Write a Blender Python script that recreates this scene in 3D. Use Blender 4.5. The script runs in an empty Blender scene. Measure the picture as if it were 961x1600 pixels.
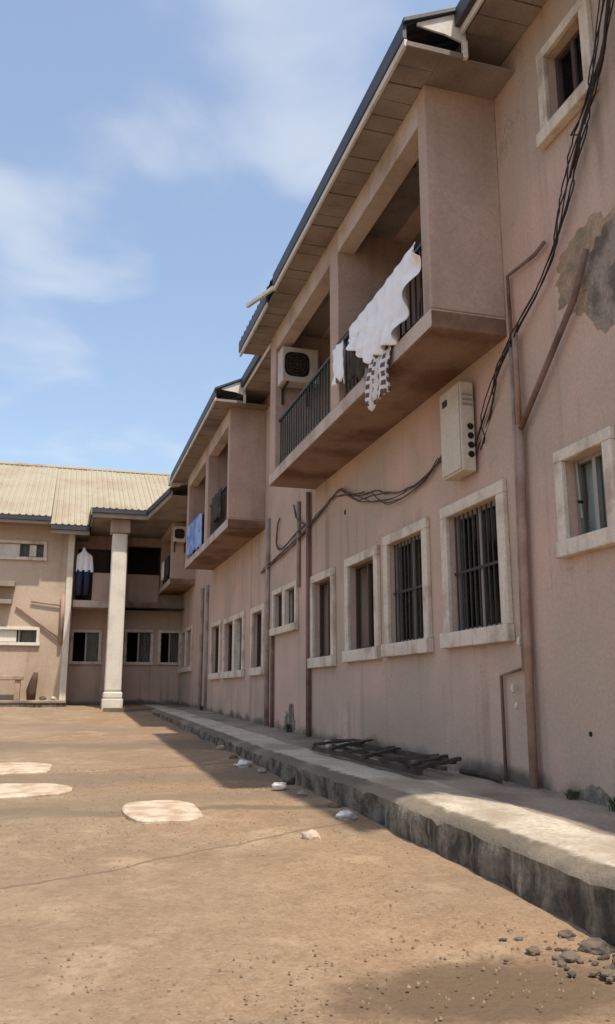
import bpy, math, random
from mathutils import Vector, Matrix, noise
random.seed(7)
R = math.radians
scene = bpy.context.scene
col = scene.collection

# ------------------------------------------------------------------ camera
CAM_H = 0.9
YAW, PITCH = R(16.25), R(12.24)
cam_d = bpy.data.cameras.new('camera')
cam_d.sensor_fit = 'VERTICAL'; cam_d.sensor_height = 24.0; cam_d.lens = 19.5
cam_d.clip_start = 0.05; cam_d.clip_end = 3000
cam = bpy.data.objects.new('camera', cam_d); col.objects.link(cam)
fw = Vector((math.sin(YAW)*math.cos(PITCH), math.cos(YAW)*math.cos(PITCH), math.sin(PITCH)))
rt = Vector((math.cos(YAW), -math.sin(YAW), 0)); up = rt.cross(fw)
cam.matrix_world = Matrix(((rt.x, up.x, -fw.x, 0), (rt.y, up.y, -fw.y, 0), (rt.z, up.z, -fw.z, CAM_H), (0, 0, 0, 1)))
scene.camera = cam

# ------------------------------------------------------------------ sky and sun
SUN = Vector((0.14, -0.42, 1.0)).normalized()
w = bpy.data.worlds.new('World'); scene.world = w; w.use_nodes = True
nt = w.node_tree; nt.nodes.clear()
def N(t, k, **kw):
    n = t.nodes.new(k)
    for a, b in kw.items(): setattr(n, a, b)
    return n
sky = N(nt, 'ShaderNodeTexSky', sky_type='NISHITA', sun_disc=False)
sky.sun_elevation = math.asin(SUN.z); sky.sun_rotation = math.atan2(SUN.x, SUN.y)
sky.altitude = 100; sky.air_density = 1.3; sky.dust_density = 2.2; sky.ozone_density = 2.6
geo = N(nt, 'ShaderNodeTexCoord')
sep = N(nt, 'ShaderNodeSeparateXYZ'); nt.links.new(geo.outputs['Generated'], sep.inputs[0])
zc = N(nt, 'ShaderNodeMath', operation='MAXIMUM'); nt.links.new(sep.outputs['Z'], zc.inputs[0]); zc.inputs[1].default_value = 0.0
za = N(nt, 'ShaderNodeMath', operation='ADD'); nt.links.new(zc.outputs[0], za.inputs[0]); za.inputs[1].default_value = 0.12
dx = N(nt, 'ShaderNodeMath', operation='DIVIDE'); nt.links.new(sep.outputs['X'], dx.inputs[0]); nt.links.new(za.outputs[0], dx.inputs[1])
dy = N(nt, 'ShaderNodeMath', operation='DIVIDE'); nt.links.new(sep.outputs['Y'], dy.inputs[0]); nt.links.new(za.outputs[0], dy.inputs[1])
cmb = N(nt, 'ShaderNodeCombineXYZ'); nt.links.new(dx.outputs[0], cmb.inputs[0]); nt.links.new(dy.outputs[0], cmb.inputs[1])
cmb.inputs[2].default_value = 3.7
off = N(nt, 'ShaderNodeVectorMath', operation='SUBTRACT'); nt.links.new(cmb.outputs[0], off.inputs[0]); off.inputs[1].default_value = (0.42, -0.10, 0.0)
nz = N(nt, 'ShaderNodeTexNoise'); nz.inputs['Scale'].default_value = 3.0; nz.inputs['Detail'].default_value = 6; nz.inputs['Roughness'].default_value = 0.44
nz.inputs['Distortion'].default_value = 0.25
nt.links.new(off.outputs[0], nz.inputs['Vector'])
rmp = N(nt, 'ShaderNodeMapRange', interpolation_type='SMOOTHSTEP'); rmp.inputs['From Min'].default_value = 0.47; rmp.inputs['From Max'].default_value = 0.74
rmp.inputs['To Min'].default_value = 0.12; rmp.inputs['To Max'].default_value = 0.52
nt.links.new(nz.outputs['Fac'], rmp.inputs['Value'])
mx = N(nt, 'ShaderNodeMix', data_type='RGBA'); nt.links.new(rmp.outputs[0], mx.inputs['Factor'])
nt.links.new(sky.outputs[0], mx.inputs['A']); mx.inputs['B'].default_value = (4.5, 4.65, 4.8, 1)
bg = N(nt, 'ShaderNodeBackground'); bg.inputs['Strength'].default_value = 0.15
nt.links.new(mx.outputs['Result'], bg.inputs['Color'])
wo = N(nt, 'ShaderNodeOutputWorld'); nt.links.new(bg.outputs[0], wo.inputs[0])

sl = bpy.data.lights.new('sun', 'SUN'); sl.energy = 3.5; sl.angle = R(0.9); sl.color = (1.0, 0.93, 0.82)
so = bpy.data.objects.new('sun', sl); col.objects.link(so); so.rotation_euler = SUN.to_track_quat('Z', 'Y').to_euler()
so.location = (4, -8, 30)

vs = scene.view_settings
vs.view_transform = 'Standard'; vs.look = 'None'; vs.exposure = 0.45; vs.gamma = 1.0; vs.use_curve_mapping = False
scene.render.engine = 'CYCLES'
scene.cycles.max_bounces = 8; scene.cycles.diffuse_bounces = 4; scene.cycles.transparent_max_bounces = 12

# ------------------------------------------------------------------ materials
MATS = {}
def mat(name, c, rough=0.85, c2=None, scale=2.0, lo=0.4, hi=0.7, bump=0.0, bscale=60.0, metal=0.0, spec=0.3,
        fine=0.12, fscale=35.0, extra=None, bdist=0.01, streak=None):
    """plaster-like material: base colour, large blotches of c2, fine grain, optional bump"""
    m = bpy.data.materials.new(name); m.use_nodes = True; t = m.node_tree; t.nodes.clear()
    L = t.links.new
    out = N(t, 'ShaderNodeOutputMaterial'); p = N(t, 'ShaderNodeBsdfPrincipled'); L(p.outputs[0], out.inputs[0])
    p.inputs['Roughness'].default_value = rough; p.inputs['Metallic'].default_value = metal
    p.inputs['Specular IOR Level'].default_value = spec
    g = N(t, 'ShaderNodeNewGeometry'); pos = g.outputs['Position']
    def nzn(sc, det=4, vec=pos, dist=0.0, ro=0.55):
        n = N(t, 'ShaderNodeTexNoise'); n.inputs['Scale'].default_value = sc; n.inputs['Detail'].default_value = det
        n.inputs['Distortion'].default_value = dist; n.inputs['Roughness'].default_value = ro
        L(vec, n.inputs['Vector']); return n.outputs['Fac']
    def rng(v, a, b, c=0.0, d=1.0):
        n = N(t, 'ShaderNodeMapRange', interpolation_type='SMOOTHSTEP'); L(v, n.inputs['Value'])
        for k, x in zip(('From Min', 'From Max', 'To Min', 'To Max'), (a, b, c, d)): n.inputs[k].default_value = x
        return n.outputs[0]
    def mixc(f, a, b, blend='MIX'):
        n = N(t, 'ShaderNodeMix', data_type='RGBA', blend_type=blend)
        for sck, v in ((n.inputs['Factor'], f), (n.inputs['A'], a), (n.inputs['B'], b)):
            if isinstance(v, (float, int)): sck.default_value = v
            elif isinstance(v, tuple): sck.default_value = (*v, 1)
            else: L(v, sck)
        return n.outputs['Result']
    def mul(a, b):
        n = N(t, 'ShaderNodeMath', operation='MULTIPLY')
        for i, v in enumerate((a, b)):
            if isinstance(v, (float, int)): n.inputs[i].default_value = v
            else: L(v, n.inputs[i])
        return n.outputs[0]
    colr = (*c,) if c2 is None else None
    if c2 is not None:
        colr = mixc(rng(nzn(scale, 6), lo, hi), tuple(c), tuple(c2))
    else:
        colr = mixc(0.0, tuple(c), tuple(c))
    if streak:       # vertical run-off marks: (colour, x-y scale, amount)
        mp = N(t, 'ShaderNodeVectorMath', operation='MULTIPLY'); L(pos, mp.inputs[0]); mp.inputs[1].default_value = (streak[1], streak[1], streak[1]*0.05)
        s = rng(nzn(1.0, 5, mp.outputs[0]), 0.5, 0.68)
        s2 = rng(nzn(0.8, 3), 0.35, 0.65)
        colr = mixc(mul(mul(s, s2), streak[2]), colr, tuple(streak[0]))
    if fine:
        f = rng(nzn(fscale, 5, ro=0.7), 0.25, 0.75, 1.0 - fine, 1.0 + fine)
        gm = N(t, 'ShaderNodeVectorMath', operation='SCALE'); L(colr, gm.inputs[0]); L(f, gm.inputs['Scale']); colr = gm.outputs[0]
    if extra: colr = extra(t, L, pos, nzn, rng, mixc, mul, colr, p)
    L(colr, p.inputs['Base Color'])
    if bump:
        b = N(t, 'ShaderNodeBump'); b.inputs['Strength'].default_value = bump; b.inputs['Distance'].default_value = bdist
        L(nzn(bscale, 6, ro=0.65), b.inputs['Height']); L(b.outputs[0], p.inputs['Normal'])
    MATS[name] = m
    return m

def moss_base(levels, colr_moss=(0.07, 0.065, 0.045), top=0.55):
    """algae and splash dirt that creeps up the wall foot in ragged patches"""
    def f(t, L, pos, nzn, rng, mixc, mul, colr, p):
        sp = N(t, 'ShaderNodeSeparateXYZ'); L(pos, sp.inputs[0])
        # ground level rises with Y: subtract slope
        m = N(t, 'ShaderNodeMath', operation='MULTIPLY_ADD'); L(sp.outputs['Y'], m.inputs[0]); m.inputs[1].default_value = -0.0185; L(sp.outputs['Z'], m.inputs[2])
        h = rng(m.outputs[0], 0.0, top, 1.0, 0.0)
        n = nzn(1.7, 6, dist=0.4)
        a = N(t, 'ShaderNodeMath', operation='ADD'); L(h, a.inputs[0]); L(n, a.inputs[1])
        f1 = rng(a.outputs[0], 1.14, 1.46)
        c = mixc(mul(f1, 0.85), colr, tuple(colr_moss))
        cn = nzn(1.1, 9, dist=0.3, ro=0.6)
        sb_ = N(t, 'ShaderNodeMath', operation='SUBTRACT'); L(cn, sb_.inputs[0]); sb_.inputs[1].default_value = 0.56
        ab_ = N(t, 'ShaderNodeMath', operation='ABSOLUTE'); L(sb_.outputs[0], ab_.inputs[0])
        c = mixc(mul(mul(rng(ab_.outputs[0], 0.0008, 0.004, 1.0, 0.0), rng(nzn(0.7, 3), 0.45, 0.6)), 0.55), c, (0.17, 0.12, 0.09))
        # splash-back of red dust, broad and faint
        h2 = rng(m.outputs[0], 0.15, 1.1, 1.0, 0.0)
        c = mixc(mul(mul(h2, rng(nzn(0.9, 5), 0.35, 0.7)), 0.30), c, (0.30, 0.20, 0.14))
        return c
    return f

PINK = (0.575, 0.39, 0.312)
mat('wall_plaster', PINK, 0.9, (0.44, 0.335, 0.262), 0.6, 0.34, 0.62, 0.35, 45, extra=moss_base(0), streak=((0.22, 0.165, 0.125), 6.0, 0.55), fine=0.10)
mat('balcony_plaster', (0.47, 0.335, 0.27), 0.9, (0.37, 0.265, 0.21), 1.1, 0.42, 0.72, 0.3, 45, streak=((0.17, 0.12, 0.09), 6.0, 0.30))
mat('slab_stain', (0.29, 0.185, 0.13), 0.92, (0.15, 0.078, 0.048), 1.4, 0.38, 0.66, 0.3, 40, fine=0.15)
mat('trim_paint', (0.66, 0.56, 0.455), 0.8, (0.44, 0.345, 0.265), 3.5, 0.45, 0.70, 0.3, 50, streak=((0.20, 0.14, 0.10), 9.0, 0.4))
mat('slab_edge', (0.52, 0.42, 0.36), 0.85, (0.36, 0.27, 0.215), 2.0, 0.42, 0.72, 0.3, 50)
mat('cream_wall', (0.50, 0.385, 0.285), 0.9, (0.42, 0.31, 0.22), 0.8, 0.4, 0.7, 0.3, 40, streak=((0.27, 0.19, 0.13), 4.0, 0.35))
mat('white_paint', (0.68, 0.62, 0.52), 0.75, (0.54, 0.47, 0.37), 1.5, 0.45, 0.75, 0.2, 40, streak=((0.34, 0.26, 0.19), 7.0, 0.35))
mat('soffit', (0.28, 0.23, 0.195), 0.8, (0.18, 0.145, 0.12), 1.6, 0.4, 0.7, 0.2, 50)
mat('fascia_pale', (0.62, 0.57, 0.50), 0.6, (0.45, 0.40, 0.33), 2.5, 0.45, 0.75, 0.15, 40)
mat('roof_dark', (0.030, 0.032, 0.045), 0.55, (0.055, 0.050, 0.055), 2.0, 0.4, 0.7, 0.2, 50, metal=0.0, spec=0.5)
mat('roof_cream', (0.345, 0.295, 0.205), 0.7, (0.29, 0.215, 0.135), 0.7, 0.42, 0.75, 0.15, 30, spec=0.4, streak=((0.28, 0.18, 0.10), 3.0, 0.5))
mat('far_fascia', (0.30, 0.245, 0.18), 0.7, (0.22, 0.17, 0.12), 2.0)
mat('dark_iron', (0.030, 0.026, 0.024), 0.6, (0.085, 0.045, 0.025), 8.0, 0.5, 0.75, 0.2, 90, spec=0.4)
mat('green_iron', (0.030, 0.045, 0.040), 0.55, (0.070, 0.050, 0.035), 8.0, 0.5, 0.75, 0.2, 90, spec=0.4)
mat('aluminium', (0.33, 0.30, 0.27), 0.45, None, fine=0.08, metal=0.5)
mat('brown_frame', (0.075, 0.050, 0.038), 0.5, None, fine=0.08)
mat('pipe_brown', (0.36, 0.235, 0.185), 0.7, (0.26, 0.155, 0.11), 3.0, 0.4, 0.7)
mat('pipe_pale', (0.36, 0.28, 0.235), 0.7, (0.22, 0.15, 0.11), 3.0, 0.4, 0.7)
mat('pipe_rust', (0.22, 0.135, 0.105), 0.85, (0.12, 0.072, 0.055), 4.0, 0.4, 0.7, 0.2, 80)
mat('cable', (0.030, 0.022, 0.020), 0.6, None, fine=0.05)
mat('cable_brown', (0.095, 0.060, 0.048), 0.65, None, fine=0.08)
mat('cabinet_cream', (0.56, 0.485, 0.385), 0.55, (0.46, 0.38, 0.29), 3.0, 0.45, 0.75, 0.1, 60, streak=((0.30, 0.22, 0.15), 12.0, 0.35))
mat('ac_white', (0.52, 0.46, 0.39), 0.55, (0.42, 0.35, 0.28), 4.0, 0.45, 0.75, streak=((0.24, 0.18, 0.13), 12.0, 0.4))
mat('black_hole', (0.012, 0.011, 0.010), 0.8, None, fine=0)
mat('sheet_white', (0.86, 0.85, 0.86), 0.9, (0.80, 0.80, 0.82), 3.0, bump=0.25, bscale=25, fine=0.03)
mat('cloth_grey', (0.30, 0.27, 0.25), 0.95, (0.22, 0.20, 0.18), 5.0)
mat('cloth_dark', (0.050, 0.042, 0.034), 0.95, (0.09, 0.075, 0.055), 5.0)
mat('cloth_blue', (0.14, 0.23, 0.50), 0.9, (0.30, 0.40, 0.62), 3.0, 0.45, 0.6)
mat('cloth_navy', (0.030, 0.032, 0.065), 0.95, (0.05, 0.05, 0.085), 4.0)
mat('curtain_grey', (0.74, 0.77, 0.82), 0.9, (0.50, 0.50, 0.58), 2.5)
mat('curtain_red', (0.26, 0.12, 0.085), 0.9, (0.18, 0.08, 0.06), 2.5)
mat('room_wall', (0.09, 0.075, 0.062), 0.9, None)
mat('door_brown', (0.085, 0.055, 0.038), 0.6, (0.05, 0.033, 0.025), 3.0)
mat('slab_pale', (0.56, 0.44, 0.33), 0.9, (0.40, 0.285, 0.185), 5.5, 0.42, 0.64, 0.6, 50, fine=0.28, fscale=22)
mat('stone', (0.36, 0.29, 0.22), 0.95, (0.24, 0.19, 0.145), 9.0, 0.4, 0.7, 0.5, 40)
mat('stone_grey', (0.15, 0.115, 0.082), 0.95, (0.06, 0.048, 0.036), 9.0, 0.4, 0.7, 0.5, 40)
mat('charred_wood', (0.060, 0.045, 0.036), 0.9, (0.13, 0.10, 0.078), 9.0, 0.5, 0.75, 0.6, 60)
mat('plastic_white', (0.66, 0.64, 0.60), 0.5, (0.5, 0.48, 0.44), 6.0)
mat('old_render', (0.34, 0.28, 0.225), 0.97, (0.16, 0.13, 0.105), 4.0, 0.40, 0.62, 1.0, 22, bdist=0.03, fine=0.25)
mat('peeled_paint', (0.40, 0.28, 0.19), 0.95, (0.25, 0.185, 0.13), 5.0, 0.40, 0.62, 0.6, 22, bdist=0.02, fine=0.2)
mat('leaf', (0.050, 0.062, 0.028), 0.8, (0.10, 0.085, 0.045), 8.0)
mat('brown_bundle', (0.11, 0.060, 0.036), 0.9, (0.065, 0.038, 0.026), 5.0)
mat('clay', (0.42, 0.29, 0.20), 0.9, (0.30, 0.20, 0.13), 3.0)

# checked cloth
def checks(t, L, pos, nzn, rng, mixc, mul, colr, p):
    sp = N(t, 'ShaderNodeSeparateXYZ'); L(pos, sp.inputs[0])
    res = []
    for ax, per in (('Y', 0.072), ('Z', 0.085)):
        a = N(t, 'ShaderNodeMath', operation='DIVIDE'); L(sp.outputs[ax], a.inputs[0]); a.inputs[1].default_value = per
        b = N(t, 'ShaderNodeMath', operation='FRACT'); L(a.outputs[0], b.inputs[0])
        c = N(t, 'ShaderNodeMath', operation='GREATER_THAN'); L(b.outputs[0], c.inputs[0]); c.inputs[1].default_value = 0.42
        res.append(c.outputs[0])
    return mixc(mul(res[0], res[1]), colr, (0.13, 0.085, 0.09))
mat('cloth_checked', (0.66, 0.61, 0.56), 0.95, extra=checks)

# ground: dusty tan concrete and laterite, cracks, a damp line, soft bands of shade painted in
def ground_extra(t, L, pos, nzn, rng, mixc, mul, colr, p):
    sp0 = N(t, 'ShaderNodeSeparateXYZ'); L(pos, sp0.inputs[0])
    gx_ = N(t, 'ShaderNodeMath', operation='MULTIPLY_ADD'); L(nzn(0.45, 5), gx_.inputs[0]); gx_.inputs[1].default_value = 3.0; L(sp0.outputs['X'], gx_.inputs[2])
    c = mixc(mul(rng(gx_.outputs[0], 1.2, 2.9, 1.0, 0.0), 0.75), colr, (0.27, 0.205, 0.135))
    c = mixc(mul(rng(nzn(0.55, 6, dist=0.6), 0.45, 0.60), 0.65), c, (0.235, 0.16, 0.10))
    c = mixc(mul(rng(nzn(2.3, 6, dist=0.4), 0.5, 0.72), 0.5), c, (0.50, 0.365, 0.235))
    c = mixc(mul(rng(nzn(5.5, 8, ro=0.75), 0.47, 0.68), 0.6), c, (0.21, 0.145, 0.09))
    c = mixc(mul(rng(nzn(13, 6, ro=0.75), 0.46, 0.66), 0.34), c, (0.40, 0.285, 0.18))
    c = mixc(mul(rng(nzn(19, 6, ro=0.75, dist=0.3), 0.50, 0.67), 0.45), c, (0.17, 0.115, 0.072))
    c = mixc(mul(rng(nzn(38, 4, ro=0.8), 0.52, 0.68), 0.35), c, (0.18, 0.125, 0.08))
    c = mixc(mul(rng(nzn(55, 3, ro=0.8), 0.58, 0.72), 0.4), c, (0.52, 0.41, 0.30))
    sp = N(t, 'ShaderNodeSeparateXYZ'); L(pos, sp.inputs[0])
    def line(kx, ky, off, wdt, col_, amt, wob=0.25, fs=1.6):
        a = N(t, 'ShaderNodeMath', operation='MULTIPLY'); L(sp.outputs['X'], a.inputs[0]); a.inputs[1].default_value = kx
        b = N(t, 'ShaderNodeMath', operation='MULTIPLY_ADD'); L(sp.outputs['Y'], b.inputs[0]); b.inputs[1].default_value = ky; L(a.outputs[0], b.inputs[2])
        n = N(t, 'ShaderNodeMath', operation='MULTIPLY_ADD'); L(nzn(fs, 6), n.inputs[0]); n.inputs[1].default_value = wob; L(b.outputs[0], n.inputs[2])
        d = N(t, 'ShaderNodeMath', operation='SUBTRACT'); L(n.outputs[0], d.inputs[0]); d.inputs[1].default_value = off + wob*0.5
        e = N(t, 'ShaderNodeMath', operation='ABSOLUTE'); L(d.outputs[0], e.inputs[0])
        return mul(rng(e.outputs[0], wdt*0.3, wdt, 1.0, 0.0), amt), col_
    for args in ((-0.55, 1.0, 4.72, 0.03, (0.13, 0.09, 0.06), 0.6), (0.10, 1.0, 6.75, 0.16, (0.15, 0.115, 0.075), 0.75, 0.5, 1.2),
                 (-0.3, 1.0, 9.2, 0.07, (0.17, 0.12, 0.08), 0.6), (0.05, 1.0, 12.6, 1.1, (0.185, 0.135, 0.095), 0.75, 2.6, 0.6), (0.12, 1.0, 8.8, 0.65, (0.20, 0.145, 0.10), 0.7, 1.8, 0.8), (-0.25, 1.0, 6.9, 0.55, (0.20, 0.15, 0.10), 0.6, 1.6, 0.7), (0.3, 1.0, 16.5, 1.0, (0.22, 0.16, 0.11), 0.6, 2.6, 0.5)):  # the broad soft bands are shade painted into the ground colour
        f, cc = line(*args); c = mixc(f, c, cc)
    # spilt dark soil by the near end of the kerb
    sb = N(t, 'ShaderNodeVectorMath', operation='SUBTRACT'); L(pos, sb.inputs[0]); sb.inputs[1].default_value = (1.5, 2.85, -0.09)
    ms = N(t, 'ShaderNodeVectorMath', operation='MULTIPLY'); L(sb.outputs[0], ms.inputs[0]); ms.inputs[1].default_value = (1.25, 2.6, 1)
    ln = N(t, 'ShaderNodeVectorMath', operation='LENGTH'); L(ms.outputs[0], ln.inputs[0])
    ad = N(t, 'ShaderNodeMath', operation='MULTIPLY_ADD'); L(nzn(5.0, 7, ro=0.7), ad.inputs[0]); ad.inputs[1].default_value = 1.1; L(ln.outputs['Value'], ad.inputs[2])
    c = mixc(mul(rng(ad.outputs[0], 1.0, 1.6, 1.0, 0.0), 0.85), c, (0.12, 0.08, 0.05))
    return c
mat('ground_mat', (0.31, 0.207, 0.125), 0.95, (0.275, 0.172, 0.10), 0.35, 0.35, 0.7, 0.8, 28, extra=ground_extra, fine=0.22, fscale=60, bdist=0.02, spec=0.15)
mat('walk_top', (0.34, 0.27, 0.205), 0.95, (0.20, 0.155, 0.115), 1.4, 0.38, 0.64, 0.6, 30, fine=0.2, bdist=0.015)
def lip_algae(t, L, pos, nzn, rng, mixc, mul, colr, p):
    sp = N(t, 'ShaderNodeSeparateXYZ'); L(pos, sp.inputs[0])
    h = rng(sp.outputs['X'], 2.2, 2.48, 1.0, 0.0)
    a = N(t, 'ShaderNodeMath', operation='ADD'); L(h, a.inputs[0]); L(nzn(6.0, 7, ro=0.7), a.inputs[1])
    c = mixc(mul(rng(a.outputs[0], 0.88, 1.22), 0.92), colr, (0.115, 0.092, 0.066))
    return mixc(mul(rng(nzn(1.3, 6), 0.46, 0.62), 0.65), c, (0.29, 0.225, 0.16))
mat('kerb_lip', (0.56, 0.48, 0.37), 0.95, (0.42, 0.35, 0.26), 2.5, 0.4, 0.7, 0.7, 22, fine=0.25, bdist=0.025, extra=lip_algae)
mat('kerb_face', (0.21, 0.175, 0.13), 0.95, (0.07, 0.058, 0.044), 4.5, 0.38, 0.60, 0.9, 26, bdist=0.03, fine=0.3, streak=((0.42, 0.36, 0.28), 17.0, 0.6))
mat('gravel', (0.20, 0.135, 0.085), 0.95, (0.33, 0.24, 0.155), 9.0, 0.4, 0.65)

# glass: dim reflection over what stands behind it
gm = bpy.data.materials.new('window_glass'); gm.use_nodes = True; t = gm.node_tree; t.nodes.clear()
o_ = N(t, 'ShaderNodeOutputMaterial'); mxs = N(t, 'ShaderNodeMixShader'); gl = N(t, 'ShaderNodeBsdfGlossy'); tr = N(t, 'ShaderNodeBsdfTransparent')
gl.inputs['Roughness'].default_value = 0.06; gl.inputs['Color'].default_value = (0.75, 0.78, 0.78, 1); tr.inputs['Color'].default_value = (0.84, 0.86, 0.84, 1)
lw = N(t, 'ShaderNodeLayerWeight'); lw.inputs['Blend'].default_value = 0.16
t.links.new(lw.outputs['Fresnel'], mxs.inputs['Fac']); t.links.new(tr.outputs[0], mxs.inputs[1]); t.links.new(gl.outputs[0], mxs.inputs[2]); t.links.new(mxs.outputs[0], o_.inputs[0])
MATS['window_glass'] = gm

# ------------------------------------------------------------------ mesh helpers
class MB:
    def __init__(s): s.v = []; s.f = []
    def quad(s, a, b, c, d):
        i = len(s.v); s.v += [tuple(a), tuple(b), tuple(c), tuple(d)]; s.f.append((i, i+1, i+2, i+3)); return s
    def box(s, x0, x1, y0, y1, z0, z1):
        i = len(s.v)
        s.v += [(x0,y0,z0),(x1,y0,z0),(x1,y1,z0),(x0,y1,z0),(x0,y0,z1),(x1,y0,z1),(x1,y1,z1),(x0,y1,z1)]
        s.f += [tuple(i+k for k in q) for q in ((0,3,2,1),(4,5,6,7),(0,1,5,4),(1,2,6,5),(2,3,7,6),(3,0,4,7))]
        return s
    def hexa(s, bot, top):
        i = len(s.v); s.v += [tuple(p) for p in bot] + [tuple(p) for p in top]
        s.f += [tuple(i+k for k in q) for q in ((0,3,2,1),(4,5,6,7),(0,1,5,4),(1,2,6,5),(2,3,7,6),(3,0,4,7))]
        return s
    def tube(s, pts, r, n=8, cap=True):
        pts = [Vector(p) for p in pts]; base = len(s.v); rr = r if isinstance(r, (list, tuple)) else [r]*len(pts)
        prev = None
        for k, p in enumerate(pts):
            d = (pts[min(k+1, len(pts)-1)] - pts[max(k-1, 0)]).normalized()
            if prev is None:
                a = d.cross(Vector((0, 0, 1)) if abs(d.z) < 0.9 else Vector((1, 0, 0))).normalized()
            else:
                a = (prev - d*prev.dot(d)).normalized()
            prev = a; b = d.cross(a)
            for j in range(n):
                q = p + (a*math.cos(2*math.pi*j/n) + b*math.sin(2*math.pi*j/n))*rr[k]
                s.v.append(tuple(q))
        for k in range(len(pts)-1):
            for j in range(n):
                s.f.append((base+k*n+j, base+k*n+(j+1) % n, base+(k+1)*n+(j+1) % n, base+(k+1)*n+j))
        if cap:
            s.f.append(tuple(base+j for j in reversed(range(n)))); s.f.append(tuple(base+(len(pts)-1)*n+j for j in range(n)))
        return s
    def mesh(s, name, off=(0, 0, 0), smooth=False):
        m = bpy.data.meshes.new(name); o = Vector(off)
        m.from_pydata([tuple(Vector(v)-o) for v in s.v], [], s.f); m.update()
        if smooth:
            m.polygons.foreach_set('use_smooth', [True]*len(m.polygons))
        return m
WORLD = {}
def link(name, mesh, m, parent=None, wloc=(0, 0, 0), bevel=0.0, solid=0.0):
    o = bpy.data.objects.new(name, mesh); col.objects.link(o)
    base = WORLD[parent.name] if parent else Vector((0, 0, 0))
    o.location = Vector(wloc) - base; WORLD[o.name] = Vector(wloc)
    if parent: o.parent = parent
    if m and mesh and not mesh.materials: mesh.materials.append(MATS[m])
    if solid:
        md = o.modifiers.new('solidify', 'SOLIDIFY'); md.thickness = solid; md.offset = 0
    if bevel:
        md = o.modifiers.new('bevel', 'BEVEL'); md.width = bevel; md.segments = 2; md.limit_method = 'ANGLE'; md.angle_limit = R(40)
    return o
def part(parent, name, mb, m, bevel=0.0, smooth=False, solid=0.0, at=None):
    off = at if at is not None else WORLD[parent.name]
    return link(name, mb.mesh(name, off, smooth), m, parent, off, bevel, solid)
def empty(name, loc, parent=None):
    o = bpy.data.objects.new(name, None); col.objects.link(o); o.empty_display_size = 0.2
    base = WORLD[parent.name] if parent else Vector((0, 0, 0))
    o.location = Vector(loc) - base; WORLD[o.name] = Vector(loc)
    if parent: o.parent = parent
    return o
def tag(o, label, cat, group=None, kind=None):
    o['label'] = label; o['category'] = cat
    if group: o['group'] = group
    if kind: o['kind'] = kind
    return o
def thing(name, loc, label, cat, group=None): return tag(empty(name, loc), label, cat, group)
def single(name, mb, m, loc, label, cat, group=None, bevel=0.0, smooth=False, solid=0.0):
    o = link(name, mb.mesh(name, loc, smooth), m, None, loc, bevel, solid); return tag(o, label, cat, group)
def structure(o): o['kind'] = 'structure'; return o
def lerp(a, b, t_): return a + (b-a)*t_
def interp(x, xs, ys):
    if x <= xs[0]: return ys[0]
    for i in range(len(xs)-1):
        if x <= xs[i+1]: return lerp(ys[i], ys[i+1], (x-xs[i])/(xs[i+1]-xs[i]))
    return ys[-1]
def ground_z(y): return interp(y, [-5, 0, 3.4, 6.2, 11.6, 20, 22, 24, 30], [-.22, -.15, -.08, .02, .15, .36, .46, .54, .58])
def walk_z(y): return interp(y, [-4, 3.3, 4.8, 5.6, 10, 11.5, 20, 25], [.02, .16, .19, .22, .26, .30, .47, .55])
def fbm(x, y, z, oct_=4): return noise.fractal(Vector((x, y, z)), 1.0, 2.0, oct_)

def wall_holes(mb, axis, c0, c1, u0, u1, v0, v1, holes):
    """slab between planes c0 (front) and c1 (back), rectangular holes (ua,ub,va,vb) with reveals. axis 'x': u=Y; 'y': u=X"""
    us = sorted({u0, u1, *[h[0] for h in holes], *[h[1] for h in holes]}); vz = sorted({v0, v1, *[h[2] for h in holes], *[h[3] for h in holes]})
    us = [u for u in us if u0 <= u <= u1]; vz = [v for v in vz if v0 <= v <= v1]
    P = (lambda c, u, v: (c, u, v)) if axis == 'x' else (lambda c, u, v: (u, c, v))
    for i in range(len(us)-1):
        for j in range(len(vz)-1):
            um, vm = (us[i]+us[i+1])/2, (vz[j]+vz[j+1])/2
            if any(h[0] < um < h[1] and h[2] < vm < h[3] for h in holes): continue
            a = (us[i], us[i+1]); b = (vz[j], vz[j+1])
            mb.quad(P(c0, a[0], b[0]), P(c0, a[1], b[0]), P(c0, a[1], b[1]), P(c0, a[0], b[1]))
            mb.quad(P(c1, a[1], b[0]), P(c1, a[0], b[0]), P(c1, a[0], b[1]), P(c1, a[1], b[1]))
    for (ua, ub, va, vb) in list(holes) + [(u0, u1, v0, v1)]:
        mb.quad(P(c0, ua, va), P(c0, ub, va), P(c1, ub, va), P(c1, ua, va)); mb.quad(P(c0, ua, vb), P(c0, ub, vb), P(c1, ub, vb), P(c1, ua, vb))
        mb.quad(P(c0, ua, va), P(c0, ua, vb), P(c1, ua, vb), P(c1, ua, va)); mb.quad(P(c0, ub, va), P(c0, ub, vb), P(c1, ub, vb), P(c1, ub, va))
    return mb

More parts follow.
